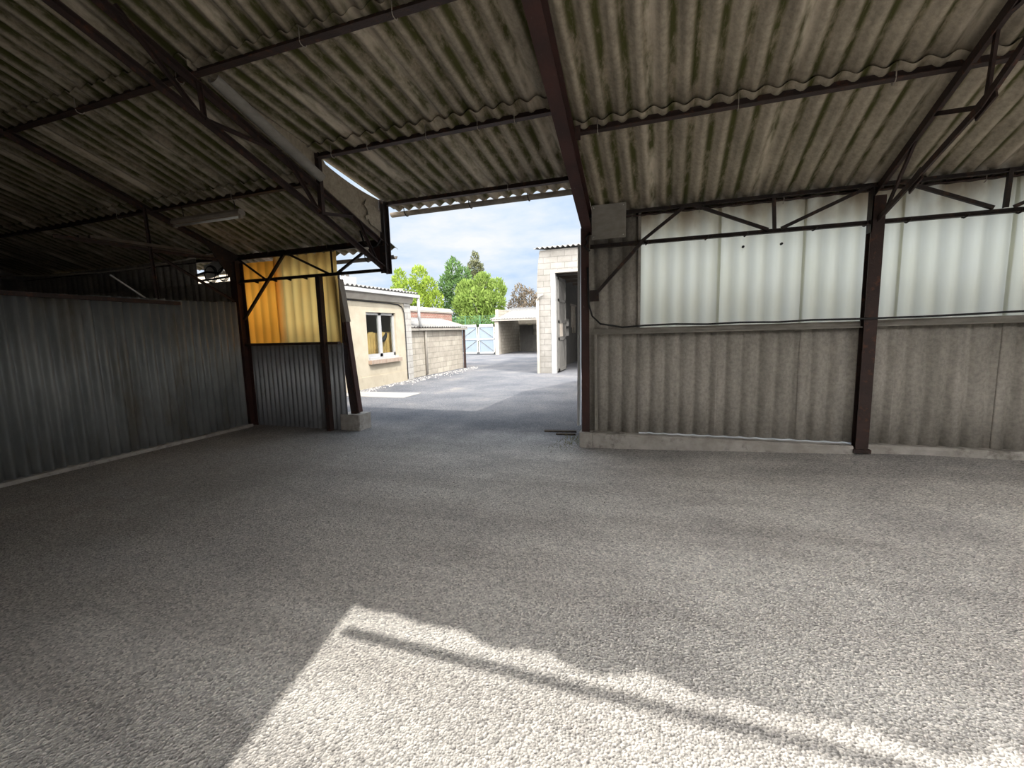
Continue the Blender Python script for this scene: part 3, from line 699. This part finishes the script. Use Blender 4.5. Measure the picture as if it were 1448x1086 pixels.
# odds and ends in the dark bay
b = MB(); b.tube([(-13.15, 4.85, 2.9), (-11.2, 5.1, 2.80), (-9.8, 5.3, 2.79), (-8.9, 5.5, 2.84), (-8.2, 5.65, 2.93), (-7.3, 5.68, 3.0)], .014, 6)
tag(b.build('pale_rope', 'rope'), 'pale rope strung across the dark bay above the partition', 'rope')
b = MB(); b.bar((XT0 + .05, 3.62, 2.845), (XT0 + .05, 4.9, 2.865), .05, .04)
tag(b.build('wooden_pole', 'darkwood'), 'upper timber pole resting on the tie of the far left truss', 'pole', 'poles on the far left truss')
b = MB(); b.bar((XT0 - .03, 3.55, 2.84), (XT0 - .03, 5.3, 2.84), .04, .035)
tag(b.build('wooden_pole', 'darkwood'), 'darker longer timber pole behind the upper one on the far left truss', 'pole', 'poles on the far left truss')
b = MB(); b.tube([(XT0 - .15, 3.9, 2.42), (XT0 - .15, 4.32, 2.12), (XT0 - .18, 5.3, 1.4), (XT0 - .2, 5.6, .0)], .012, 6)
tag(b.build('metal_rod', 'zinc'), 'thin bent bright rod leaning behind the metal partition', 'rod')
for k, (cx, cz, rr) in enumerate(((-7.55, 2.66, .13), (-7.25, 2.64, .10))):
    b = MB()
    for q in range(3):
        b.tube([(cx + (rr + .012 * q) * math.cos(a), 5.70 + .012 * q, cz + (rr + .01 * q) * math.sin(a)) for a in (2 * PI * j / 16 for j in range(17))], .007, 5, False)
    tag(b.build('wire_coil', 'black'), ('larger' if k == 0 else 'smaller') + ' coil of black wire hung in the bright gap behind the corner post', 'wire coil', 'wire coils in the bright gap')

b = MB(); b.poly([(-7.84, 5.82, 2.60), (-7.62, 5.82, 2.62), (-7.40, 5.82, 2.70), (-7.30, 5.82, 2.86), (-7.55, 5.82, 2.90), (-7.84, 5.82, 2.84)], (0, .01, 0))
tag(b.build('crumpled_sheet', 'zinc'), 'crumpled pale metal sheet wedged in the bright gap behind the corner post', 'sheet')
b = MB(); b.tube([(-7.88, 5.70, 2.66), (-7.6, 5.69, 2.70), (-7.3, 5.69, 2.66), (-7.1, 5.70, 2.84)], .02, 6); b.tube([(-7.88, 5.71, 2.56), (-7.4, 5.71, 2.575), (-6.98, 5.71, 2.60)], .018, 6)
tag(b.build('bent_pipe', 'steel_dk'), 'bent dark pipe crossing the bright gap behind the corner post', 'pipe')

# fluorescent batten hung from the purlin
lp = thing('fluorescent_lamp', (-5.87, 4.47, 3.14), 'dusty fluorescent batten lamp hanging under the dark left roof', 'lamp')
b = MB(); b.profile((-6.5, 4.47, 3.16), (-5.23, 4.47, 3.155), [(-.05, -.02), (.05, -.02), (.055, .01), (.03, .05), (-.03, .05), (-.055, .01)]); b.build('casing', 'lampgrey', lp)
b = MB(); b.tube([(-6.46, 4.47, 3.115), (-5.27, 4.47, 3.11)], .017, 8); b.build('tube', 'frost', lp)
for x in (-6.48, -5.25): MB().box(x - .02, x + .02, 4.45, 4.49, 3.09, 3.145).build('lamp_holder', 'lampgrey', lp)
for x in (-6.3, -5.34): MB().tube([(x, 4.47, 3.2), (x + .01, 4.46, 3.28), (x, 4.45, 3.36)], .006, 5).build('hanger', 'steel_dk', lp)

# loose boards and weeds by the doorway
tag(MB().bar((-1.72, 6.36, .012), (-1.24, 6.42, .012), .07, .02).build('wooden_board', 'darkwood'), 'longer dark board lying on the ground outside the right doorway post', 'board', 'boards by the doorway')
tag(MB().bar((-1.5, 6.2, .012), (-1.22, 6.24, .012), .05, .02).build('wooden_board', 'darkwood'), 'shorter dark board lying nearer the right doorway post', 'board', 'boards by the doorway')
b = MB()
for _ in range(160):
    x = random.gauss(-1.15, .12); y = random.gauss(5.85, .2); a = random.random() * 6.28; h = random.uniform(.02, .06)
    if x > -1.07 and 5.55 < y < 5.87: continue
    b.add([(x, y, 0), (x + .006, y + .003, 0), (x + h * math.cos(a), y + h * math.sin(a), h)], [(0, 1, 2)])
tag(b.build('weeds', 'weed'), 'dry weeds and litter at the foot of the right doorway post', 'weeds', kind='stuff')

# ------------------------------------------------------------------ yard: cream house on the left
def corr_roof(mb, x0, z0, x1, z1, y0, y1, period=.177, amp=.026):
    d = Vector((x1 - x0, 0, z1 - z0))
    return mb.corr((x1, y0, z1), (0, 1, 0), -d, y1 - y0, d.length, period, amp, 0, .008, 2)
h = thing('cream_house', (-10, 10.2, 0), 'cream rendered single-storey house with a white window at the left of the yard', 'house')
b = MB()
b.box(-8.2, -8.0, 7.4, 10.5, 0, 2.55); b.box(-8.2, -8.0, 11.95, 12.78, 0, 2.55); b.box(-8.2, -8.0, 10.5, 11.95, 0, .86); b.box(-8.2, -8.0, 10.5, 11.95, 2.17, 2.55)
b.box(-12.5, -8.2, 12.58, 12.78, 0, 3.0); b.box(-12.5, -8.2, 7.4, 7.6, 0, 3.0); b.box(-12.7, -12.5, 7.4, 12.78, 0, 3.3)
b.build('wall', 'render', h)
MB().box(-8.0, -7.975, 7.4, 12.42, 0, .33).build('plinth', 'render', h)
MB().box(-8.01, -7.975, 12.42, 12.8, 0, 2.5).build('quoins', 'quoin', h)
b = MB(); b.poly([(-8.0, 7.4, 2.5), (-7.93, 7.4, 2.5), (-7.86, 7.4, 2.62), (-7.86, 7.4, 2.74), (-8.0, 7.4, 2.74)], (0, 5.42, 0)); b.build('cornice', 'cornice', h)
corr_roof(MB(), -7.72, 2.83, -12.8, 3.55, 7.4, 12.95).build('roof', 'roofout', h)
b = MB(); b.box(-7.86, -7.74, 7.4, 13.05, 2.69, 2.79); g_ = b.build('gutter', 'white', h)
b = MB(); b.tube([(-7.80, 13.02, 2.7), (-7.80, 13.03, 2.12), (-7.82, 13.06, 2.05), (-7.88, 13.22, 1.86), (-7.9, 13.25, 1.76)], .05, 10); b.build('downpipe', 'white', h)
w = MB(); y0, y1, z0, z1 = 10.5, 11.95, .86, 2.17; f = .075
for (a0, a1, c0, c1) in ((y0, y1, z0, z0 + .1), (y0, y1, z1 - f, z1), (y0, y0 + f, z0, z1), (y1 - f, y1, z0, z1), (11.16, 11.29, z0, z1)):
    w.box(-8.14, -8.07, a0, a1, c0, c1)
wf = w.build('window_frame', 'white', h)
MB().box(-8.11, -8.10, y0 + .07, y1 - .07, z0 + .09, z1 - .07).build('glass', 'glass', wf)
MB().box(-8.2, -7.88, 10.48, 12.02, .68, .80).build('window_sill', 'sillbrick', h)
MB().box(-8.14, -7.95, 10.5, 11.95, .80, .862).build('sill_board', 'white', h)
b = MB(); b.tube([(-7.98, 7.6, 2.47), (-7.98, 9.7, 2.47), (-7.97, 11.6, 2.46), (-7.97, 12.1, 2.44), (-7.965, 12.3, 2.36), (-7.96, 12.38, 2.2), (-7.96, 12.41, 1.9), (-7.96, 12.42, .5), (-7.96, 12.42, .05)], .018, 6); b.build('cable', 'black', h)
b = MB(); b.tube([(-7.99, 9.78, 2.62), (-7.93, 9.78, 2.63)], [.055, .07], 12); b.build('round_lamp', 'white', h)
b = MB().box(-9.0, -8.6, 10.5, 10.95, 2.9, 3.2); ch = b.build('chimney', 'white', h)
for yy in (10.62, 10.82): MB().tube([(-8.8, yy, 3.2), (-8.8, yy, 3.28)], .05, 10).build('chimney_pot', 'dark', ch)
MB().box(-12.4, -8.25, 7.7, 12.5, 2.48, 2.52).build('room_ceiling', 'dark', h); MB().box(-12.4, -8.25, 7.7, 12.5, 0.0, .02).build('room_floor', 'dark', h)
# ochre panel added behind the glass for a reflection, and a dark bag
b = MB()
for k in range(14):
    yy = 10.2 + k * .16; b.tube([(-8.40 + .03 * (k % 2), yy, .03), (-8.40 + .03 * (k % 2), yy, 1.60 - .02 * (k % 3))], .09, 8)
tag(b.build('ochre_reflection', 'tan'), 'added half-height ochre panel standing in for a reflection in the house window', 'curtain')
b = MB(); b.tube([(-8.215, 11.52, 1.32), (-8.215, 11.58, 1.38), (-8.215, 11.66, 1.46), (-8.215, 11.72, 1.56)], [.05, .07, .055, .03], 10)
tag(b.build('black_bag', 'black'), 'small dark bag hanging in front of the ochre panel in the window', 'bag')

# low block outbuilding
lb = thing('block_outbuilding', (-9, 15, 0), 'low blockwork outbuilding with a corrugated roof beyond the cream house', 'outbuilding')
b = MB(); b.box(-8.35, -8.15, 12.8, 17.05, 0, 1.68); b.box(-9.36, -8.35, 16.85, 17.05, 0, 1.9); b.build('wall', 'blk_x', lb)
corr_roof(MB(), -7.95, 1.74, -9.28, 2.12, 12.82, 17.25).build('roof', 'roofout', lb)
MB().box(-8.1, -7.98, 12.82, 17.22, 1.62, 1.70).build('gutter', 'cornice', lb)
b = MB(); b.tube([(-8.08, 13.9, 1.64), (-8.09, 13.9, 1.5), (-8.1, 13.9, .05)], .045, 10); b.build('drainpipe', 'cornice', lb)
MB().box(-8.1, -8.02, 16.98, 17.06, 0, 1.66).build('corner_post', 'steel', lb)
bw = thing('brick_parapet', (-9.5, 15.6, 0), 'red brick parapet wall rising behind the low corrugated roof', 'wall')
MB().box(-9.6, -9.4, 12.8, 18.6, 0, 2.40).build('brickwork', 'brick', bw)
b = MB(); b.poly([(-9.68, 12.8, 2.38), (-9.36, 12.8, 2.38), (-9.36, 12.8, 2.45), (-9.5, 12.8, 2.60), (-9.68, 12.8, 2.55)], (0, 5.9, 0)); b.build('coping', 'cornice', bw)
struct(MB().box(-7.97, -5.9, 8.95, 9.75, -.02, .012), 'trim_2', 'slab', 'pale concrete strip on the ground beside the cream house', 'slab')

# double gate
gt = thing('yard_gate', (-11.5, 26.5, 0), 'pale blue double gate with white frames at the end of the yard', 'gate')
for k, (xa, xb) in enumerate(((-12.75, -11.56), (-11.5, -10.38))):
    lf = MB().box(xa + .02, xb - .02, 26.5, 26.515, .1, 1.95).build('gate_leaf', 'gateblue', gt)
    b = MB()
    for (x0, x1, z0, z1) in ((xa, xb, .08, .17), (xa, xb, .98, 1.05), (xa, xb, 1.8, 1.98), (xa, xa + .07, .08, 1.98), (xb - .07, xb, .08, 1.98)): b.box(x0, x1, 26.46, 26.5, z0, z1)
    b.build('leaf_frame', 'white', lf)
    s_ = 1 if k == 0 else -1; c0, c1 = (xa, xb) if k == 0 else (xb, xa)
    b = MB(); b.bar((c0, 26.485, 1.05), (c1, 26.485, 1.8), .025, .02, up=(0, 1, 0)); b.bar((c0, 26.485, .17), (c1, 26.485, .98), .025, .02, up=(0, 1, 0)); b.build('diagonal_brace', 'doorgrey', lf)
MB().box(-11.6, -11.46, 26.43, 26.47, .95, 1.08).build('latch', 'zinc', gt)

# open garage
ga = thing('open_garage', (-9, 28.5, 0), 'open-fronted garage with a sloping corrugated roof at the end of the yard', 'garage')
MB().box(-10.36, -10.1, 26.5, 26.8, 0, 2.2).build('front_pier', 'cornice', ga); MB().box(-7.5, -7.2, 26.5, 26.8, 0, 2.3).build('front_pier', 'cornice', ga)
b = MB(); b.box(-10.4, -10.2, 26.8, 31, 0, 2.9); b.box(-7.4, -7.2, 26.8, 31, 0, 2.9); b.box(-10.4, -7.2, 31, 31.2, 0, 3.1); b.build('wall', 'blk_x', ga)
b = MB(); a = Vector((-10.6, 30.5, 3.15)); e = Vector((-10.6, 26.3, 2.27)); b.corr(a, (1, 0, 0), e - a, 3.6, (e - a).length, .177, .03, 0, .01, 2); b.build('roof', 'roofout', ga)
MB().box(-10.5, -7.1, 26.35, 26.5, 2.15, 2.27).build('fascia', 'cornice', ga)
b = MB(); b.box(-10.0, -9.0, 30.6, 30.66, 0, 1.9); tag(b.build('metal_sheet', 'doorgrey'), 'tall grey sheet leaning on the back wall of the open garage', 'sheet')
tag(MB().box(-9.5, -9.2, 30.93, 30.97, 1.2, 1.95).build('yellow_board', 'yellowsign'), 'faded yellow board on the back wall of the open garage', 'board')
b = MB(); b.box(-8.9, -8.1, 30.2, 30.8, 0, 1.15); tag(b.build('storage_box', 'doorgrey'), 'grey chest standing at the back of the open garage', 'chest')

# tall blockwork workshop on the right
wk = thing('block_workshop', (-2.4, 18, 0), 'tall pale blockwork workshop with an open doorway on the right of the yard', 'workshop')
b = MB()
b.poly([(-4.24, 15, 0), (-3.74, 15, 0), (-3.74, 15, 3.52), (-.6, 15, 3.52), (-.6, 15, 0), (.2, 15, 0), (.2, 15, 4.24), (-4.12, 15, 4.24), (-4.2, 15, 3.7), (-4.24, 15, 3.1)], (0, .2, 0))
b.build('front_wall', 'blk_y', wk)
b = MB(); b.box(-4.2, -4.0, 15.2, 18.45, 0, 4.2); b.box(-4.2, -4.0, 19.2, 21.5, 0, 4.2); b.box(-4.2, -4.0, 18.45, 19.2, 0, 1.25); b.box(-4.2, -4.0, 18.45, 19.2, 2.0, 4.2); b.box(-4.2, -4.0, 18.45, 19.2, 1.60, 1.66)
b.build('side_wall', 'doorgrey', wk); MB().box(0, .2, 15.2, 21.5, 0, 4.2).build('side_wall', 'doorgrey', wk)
MB().box(-4.0, 0, 21.3, 21.5, 0, 5.2).build('back_wall', 'doorgrey', wk)  # inner walls coloured dark to stand in for the dim interior
b = MB()
for k in range(4): b.bar((-4.0, 15.9 + 1.4 * k, 3.55), (0, 15.9 + 1.4 * k, 3.55), .07, .12)
b.build('roof_joists', 'darkwood', wk)
b = MB(); b.corr((-4.3, 21.6, 5.3), (1, 0, 0), (0, -6.75, -1.0), 4.6, 6.82, .177, .03, 0, .012, 2); b.build('roof', 'roofout', wk)
b = MB(); b.box(-3.74, -3.60, 14.98, 15.22, 0, 3.52); b.build('door_jamb', 'white', wk)
MB().box(-3.74, -.6, 14.99, 15.2, 3.46, 3.54).build('door_lintel', 'cornice', wk)
b = MB(); b.box(-4.26, -4.17, 14.93, 15.0, 0, 2.6); b.build('corner_pipe', 'cornice', wk)
b = MB(); b.tube([(-4.22, 14.95, 2.55), (-4.15, 14.92, 2.68), (-4.02, 14.95, 2.74)], .03, 8); b.build('pipe_elbow', 'cornice', wk)
lf = MB().box(-3.60, -3.56, 15.25, 16.45, .05, 3.35).build('door_leaf', 'doorgrey', wk)
b = MB()
for z in (.05, 1.15, 1.75, 2.5, 3.25): b.box(-3.56, -3.53, 15.25, 16.45, z, z + .1)
for y in (15.25, 16.35): b.box(-3.56, -3.53, y, y + .1, .05, 3.35)
b.build('leaf_rail', 'doorgrey', lf)
MB().box(-3.56, -3.545, 15.35, 15.95, 1.28, 1.75).build('leaf_pane', 'lampgrey', lf)
for k, (x, y, z0, z1) in enumerate(((-2.9, 20.6, .0, 1.05),)):
    b = MB(); b.box(x, x + 1.0, y, y + .6, z0, z1); tag(b.build('workbench', 'doorgrey'), 'grey workbench inside the block workshop', 'workbench')
b = MB()
for k in range(4): b.tube([(-3.97, 19.6 + k * .25, 2.6), (-3.96, 19.6 + k * .25, 1.6 - .25 * (k % 2))], .03, 6)
b.bar((-3.97, 19.4, 2.6), (-3.97, 20.7, 2.6), .05, .08)
tag(b.build('hanging_hose', 'lampgrey'), 'grey hoses hanging from a rail on the wall inside the block workshop', 'hose')
# unseen wall added and shaped to cast the diagonal shadow across the yard
b = MB()
P = [(-1.12, 6.27), (-2.27, 12.75)]
q = [(P[0][0], P[0][1], -.02), (P[1][0], P[1][1], -.02), (P[1][0], P[1][1], .33), (-1.69, 9.5, 2.5), (P[0][0], P[0][1], 3.42)]
b.poly(q, (.2, .03, 0)); struct(b, 'wall_shadow_caster', 'blk_x', 'unseen blockwork wall with a falling top, added to shade the yard', 'wall')

# ------------------------------------------------------------------ trees beyond the yard
def foliage(m, parent, blobs, nleaf, size, up=.3, name='foliage'):
    b = MB(); vol = [r[0] * r[1] * r[2] for _, r in blobs]; tot = sum(v ** .75 for v in vol)
    for (c, r), v in zip(blobs, vol):
        k = int(nleaf * v ** .75 / tot)
        for _ in range(k):
            d = Vector((random.gauss(0, 1), random.gauss(0, 1), random.gauss(0, 1))).normalized()
            rad = random.uniform(.35, 1.08) ** .5
            p = Vector((c[0] + d.x * r[0] * rad, c[1] + d.y * r[1] * rad, c[2] + d.z * r[2] * rad))
            ax = (d * .8 + Vector((random.gauss(0, .5), random.gauss(0, .5), up + random.gauss(0, .45)))).normalized()
            sd = ax.cross(Vector((random.gauss(0, 1), random.gauss(0, 1), random.gauss(0, 1)))).normalized()
            L = size * random.uniform(.6, 1.25); w = L * .36
            b.add([p - ax * L * .5, p + sd * w * .5, p + ax * L * .5, p - sd * w * .5], [(0, 1, 2, 3)])
    return b.build(name, m, parent)
def tree(name, label, x, y, hgt, wid, m, blobs, nleaf, size, up=.4):
    t = thing(name, (x, y, 0), label, 'tree', 'trees beyond the yard')
    b = MB(); b.tube([(x, y, 0), (x + .05, y, hgt * .3), (x - .05, y, hgt * .55), (x, y, hgt * .8)], [.2, .16, .1, .03], 8)
    tr = b.build('trunk', 'bark', t)
    b = MB()
    for k in range(9):
        a = k * 2.4; z = hgt * (.22 + .06 * k); l = wid * .5 * (1 - .05 * k)
        b.tube([(x, y, z), (x + .45 * l * math.cos(a), y + .45 * l * math.sin(a), z + .25 * l + .1), (x + l * .85 * math.cos(a), y + l * .85 * math.sin(a), z + .75 * l)], [.07, .05, .015], 5)
    b.build('branches', 'bark', t)
    foliage(m, t, blobs, nleaf, size, up)
    return t
def clus(x, y, prof, n, seed):
    rnd = random.Random(seed); out = []
    for _ in range(n):
        z, w, r = rnd.choice(prof); a = rnd.random() * 6.28; q = rnd.random() ** .5
        out.append(((x + w * q * math.cos(a), y + w * q * .8 * math.sin(a), z + rnd.uniform(-.4, .4)), (r * rnd.uniform(.8, 1.2), r, r * rnd.uniform(.9, 1.4))))
    return out
x, y = -21.6, 36
B = [((-23.4, 36, 6.5), (.75, .7, 1.0)), ((-21.3, 36, 6.5), (.8, .8, 1.15)), ((-22.3, 35.6, 5.4), (1.3, 1.1, 1.1)), ((-20.4, 36, 5.6), (.8, .8, 1.0)), ((-19.9, 36, 4.2), (.9, .9, 1.3)), ((-21.5, 35.5, 4.2), (1.8, 1.1, 1.2)), ((-23.7, 36, 5.4), (.7, .7, .7)), ((-23.0, 36, 4.4), (1.1, .9, .8)), ((-21, 36, 2.6), (2.2, 1, 1.2))]
tree('broadleaf_tree', 'bright yellow-green tree rising behind the cream house roof', x, y, 7.4, 4, 'leaf_bright', B, 6500, .36, .6)
B = [((-19.3, 39, 7.5), (.8, .8, 1.15)), ((-18.3, 39, 6.7), (.8, .8, 1.1)), ((-20.2, 39, 5.9), (.8, .8, 1.2)), ((-19.0, 39, 5.4), (1.5, 1, 1.4)), ((-17.9, 39, 5.6), (.8, .8, .9)), ((-19.0, 39, 3.4), (1.8, 1, 1.7))]
tree('broadleaf_tree', 'deep green tree between the two bright green ones', -19.0, 39, 8.0, 3, 'leaf_dark', B, 5500, .36, .5)
B = [((-18.35, 42, 8.85), (.45, .45, .75)), ((-18.35, 42, 7.9), (.9, .8, .8)), ((-18.3, 42, 6.8), (1.2, 1, .9)), ((-18.2, 42, 5.4), (1.4, 1.2, 1.2))]
tree('conifer_tree', 'brown-green pointed conifer topping the trees', -18.35, 42, 9.4, 2, 'leaf_conifer', B, 3200, .34, .2)
B = [((-15.9, 34.5, 4.9), (1.0, .9, 1.0)), ((-14.4, 34.5, 5.4), (.9, .8, 1.0)), ((-13.2, 34.5, 4.9), (.8, .8, .95)), ((-15.0, 34, 4.0), (1.7, 1, 1.1)), ((-13.6, 34, 3.8), (1.3, 1, 1.0)), ((-16.3, 34.3, 3.8), (.9, .8, .9)), ((-14.4, 34, 2.5), (2.2, 1, 1.0))]
tree('broadleaf_tree', 'broad fresh green tree above the pale blue gate', -14.6, 34.5, 6.2, 4, 'leaf_mid', B, 6500, .38, .7)
B = [((-11.9, 36.5, 4.6), (.7, .7, .9)), ((-11.1, 36.5, 4.2), (.9, .8, .9)), ((-10.0, 36.5, 3.9), (.8, .8, .8)), ((-12.3, 36.5, 3.6), (.7, .7, .8)), ((-11.0, 36.2, 3.1), (1.7, .9, .9)), ((-9.5, 36.5, 3.2), (.8, .8, .7)), ((-11.0, 36, 1.8), (2.2, .9, 1.0))]
tree('broadleaf_tree', 'bronze-brown tree rising over the open garage roof', -11.0, 36.5, 5.6, 3, 'leaf_brown', B, 4200, .26, .3)
b = bpy.data.objects.new('hedge', None); col.objects.link(b); b.location = (-16, 32.5, 0)
tag(b, 'dark green hedge behind the pale blue gate', 'hedge')
foliage('leaf_dark', b, [((-19 + 1.6 * k, 32.35 + .15 * (k % 2), 1.5), (1.2, .42, 1.3)) for k in range(9)], 4500, .24, .4)
fn = thing('wire_fence', (-13.5, 31.5, 0), 'green wire fence panel standing behind the gate', 'fence')
for k in range(5):
    MB().bar((-16 + k * 1.25, 31.5, 0), (-16 + k * 1.25, 31.5, 2.75), .06).build('fence_post', 'fencegreen', fn)
b = MB()
for z in (.6, 1.2, 1.8, 2.4, 2.7): b.bar((-16, 31.5, z), (-11, 31.5, z), .014)
for k in range(40): b.bar((-16 + k * .125, 31.5, .2), (-16 + k * .125, 31.5, 2.7), .008)
b.build('wire_mesh', 'fencegreen', fn)

# ------------------------------------------------------------------ light
SUN = Vector((-.68, .42, -1.0))
L = bpy.data.lights.new('sun', 'SUN'); L.energy = 3.0; L.angle = .0093; L.color = (1.0, .95, .87)
so = bpy.data.objects.new('sun', L); col.objects.link(so); so.rotation_euler = SUN.to_track_quat('-Z', 'Y').to_euler()

w = bpy.data.worlds.new('sky'); scn.world = w; w.use_nodes = True; nt = w.node_tree; nt.nodes.clear()
out = node(nt, 'ShaderNodeOutputWorld'); bg = node(nt, 'ShaderNodeBackground')
tc = node(nt, 'ShaderNodeTexCoord'); sep = node(nt, 'ShaderNodeSeparateXYZ'); nt.links.new(tc.outputs['Generated'], sep.inputs[0])
def M_(op, a, b=None, c=None):
    n = node(nt, 'ShaderNodeMath', operation=op)
    for i, v in enumerate((a, b, c)):
        if v is None: continue
        if isinstance(v, (int, float)): n.inputs[i].default_value = v
        else: nt.links.new(v, n.inputs[i])
    return n.outputs[0]
zpos = M_('MAXIMUM', sep.outputs[2], 0.0)
den = M_('ADD', zpos, .18)
cb_ = node(nt, 'ShaderNodeCombineXYZ'); nt.links.new(M_('DIVIDE', sep.outputs[0], den), cb_.inputs[0]); nt.links.new(M_('DIVIDE', sep.outputs[1], den), cb_.inputs[1])
cl = ramp(nt, [(.34, (.56, .73, .97)), (.48, (.74, .85, .98)), (.64, (.94, .96, .99))])
nt.links.new(noise(nt, cb_.outputs[0], 1.5, 8, .58), cl.inputs['Fac'])
def mrange(v, a, b, c, d):
    n = node(nt, 'ShaderNodeMapRange'); n.interpolation_type = 'SMOOTHSTEP'
    for i, q in enumerate((a, b, c, d)): n.inputs[i + 1].default_value = q
    nt.links.new(v, n.inputs[0]); return n.outputs[0]
SKY_TOP, SKY_BACK, SKY_LOW = 1.5, 6.4, .74
st = M_('ADD', mrange(zpos, .32, .75, SKY_LOW, SKY_TOP), M_('MULTIPLY', mrange(M_('MULTIPLY', sep.outputs[1], -1.0), .0, .6, 0, SKY_BACK), mrange(zpos, -.05, .25, .4, 1)))
warm = mrange(M_('MULTIPLY', sep.outputs[1], -1.0), -.1, .5, 0, 1)
nt.links.new(mix(nt, warm, cl.outputs['Color'], (1.0, .97, .945)), bg.inputs['Color']); nt.links.new(st, bg.inputs['Strength'])
nt.links.new(bg.outputs[0], out.inputs['Surface'])

# ------------------------------------------------------------------ camera
cam = bpy.data.cameras.new('camera'); co = bpy.data.objects.new('camera', cam); col.objects.link(co)
f_px, pitch, yaw, roll = 620., math.radians(7.0), math.radians(19.3), math.radians(-1.5)
cam.sensor_width = 36; cam.lens = 36 * f_px / 1448; cam.clip_start = .05; cam.clip_end = 300
F = Vector((-math.sin(yaw), math.cos(yaw), 0)); Rt = Vector((math.cos(yaw), math.sin(yaw), 0)); U = Vector((0, 0, 1))
F2 = F * math.cos(pitch) - U * math.sin(pitch); U2 = U * math.cos(pitch) + F * math.sin(pitch)
R3 = Rt * math.cos(roll) + U2 * math.sin(roll); U3 = U2 * math.cos(roll) - Rt * math.sin(roll)
m = Matrix((R3, U3, -F2)).transposed().to_4x4(); m.translation = Vector((0, 0, 1.55))
co.matrix_world = m
scn.camera = co

scn.view_settings.view_transform = 'Standard'; scn.view_settings.look = 'None'
scn.view_settings.gamma = 1; scn.view_settings.use_curve_mapping = False
scn.view_settings.exposure = 0.48
try:
    scn.cycles.max_bounces = 10; scn.cycles.diffuse_bounces = 6; scn.cycles.transmission_bounces = 6; scn.cycles.use_denoising = True
except Exception: pass
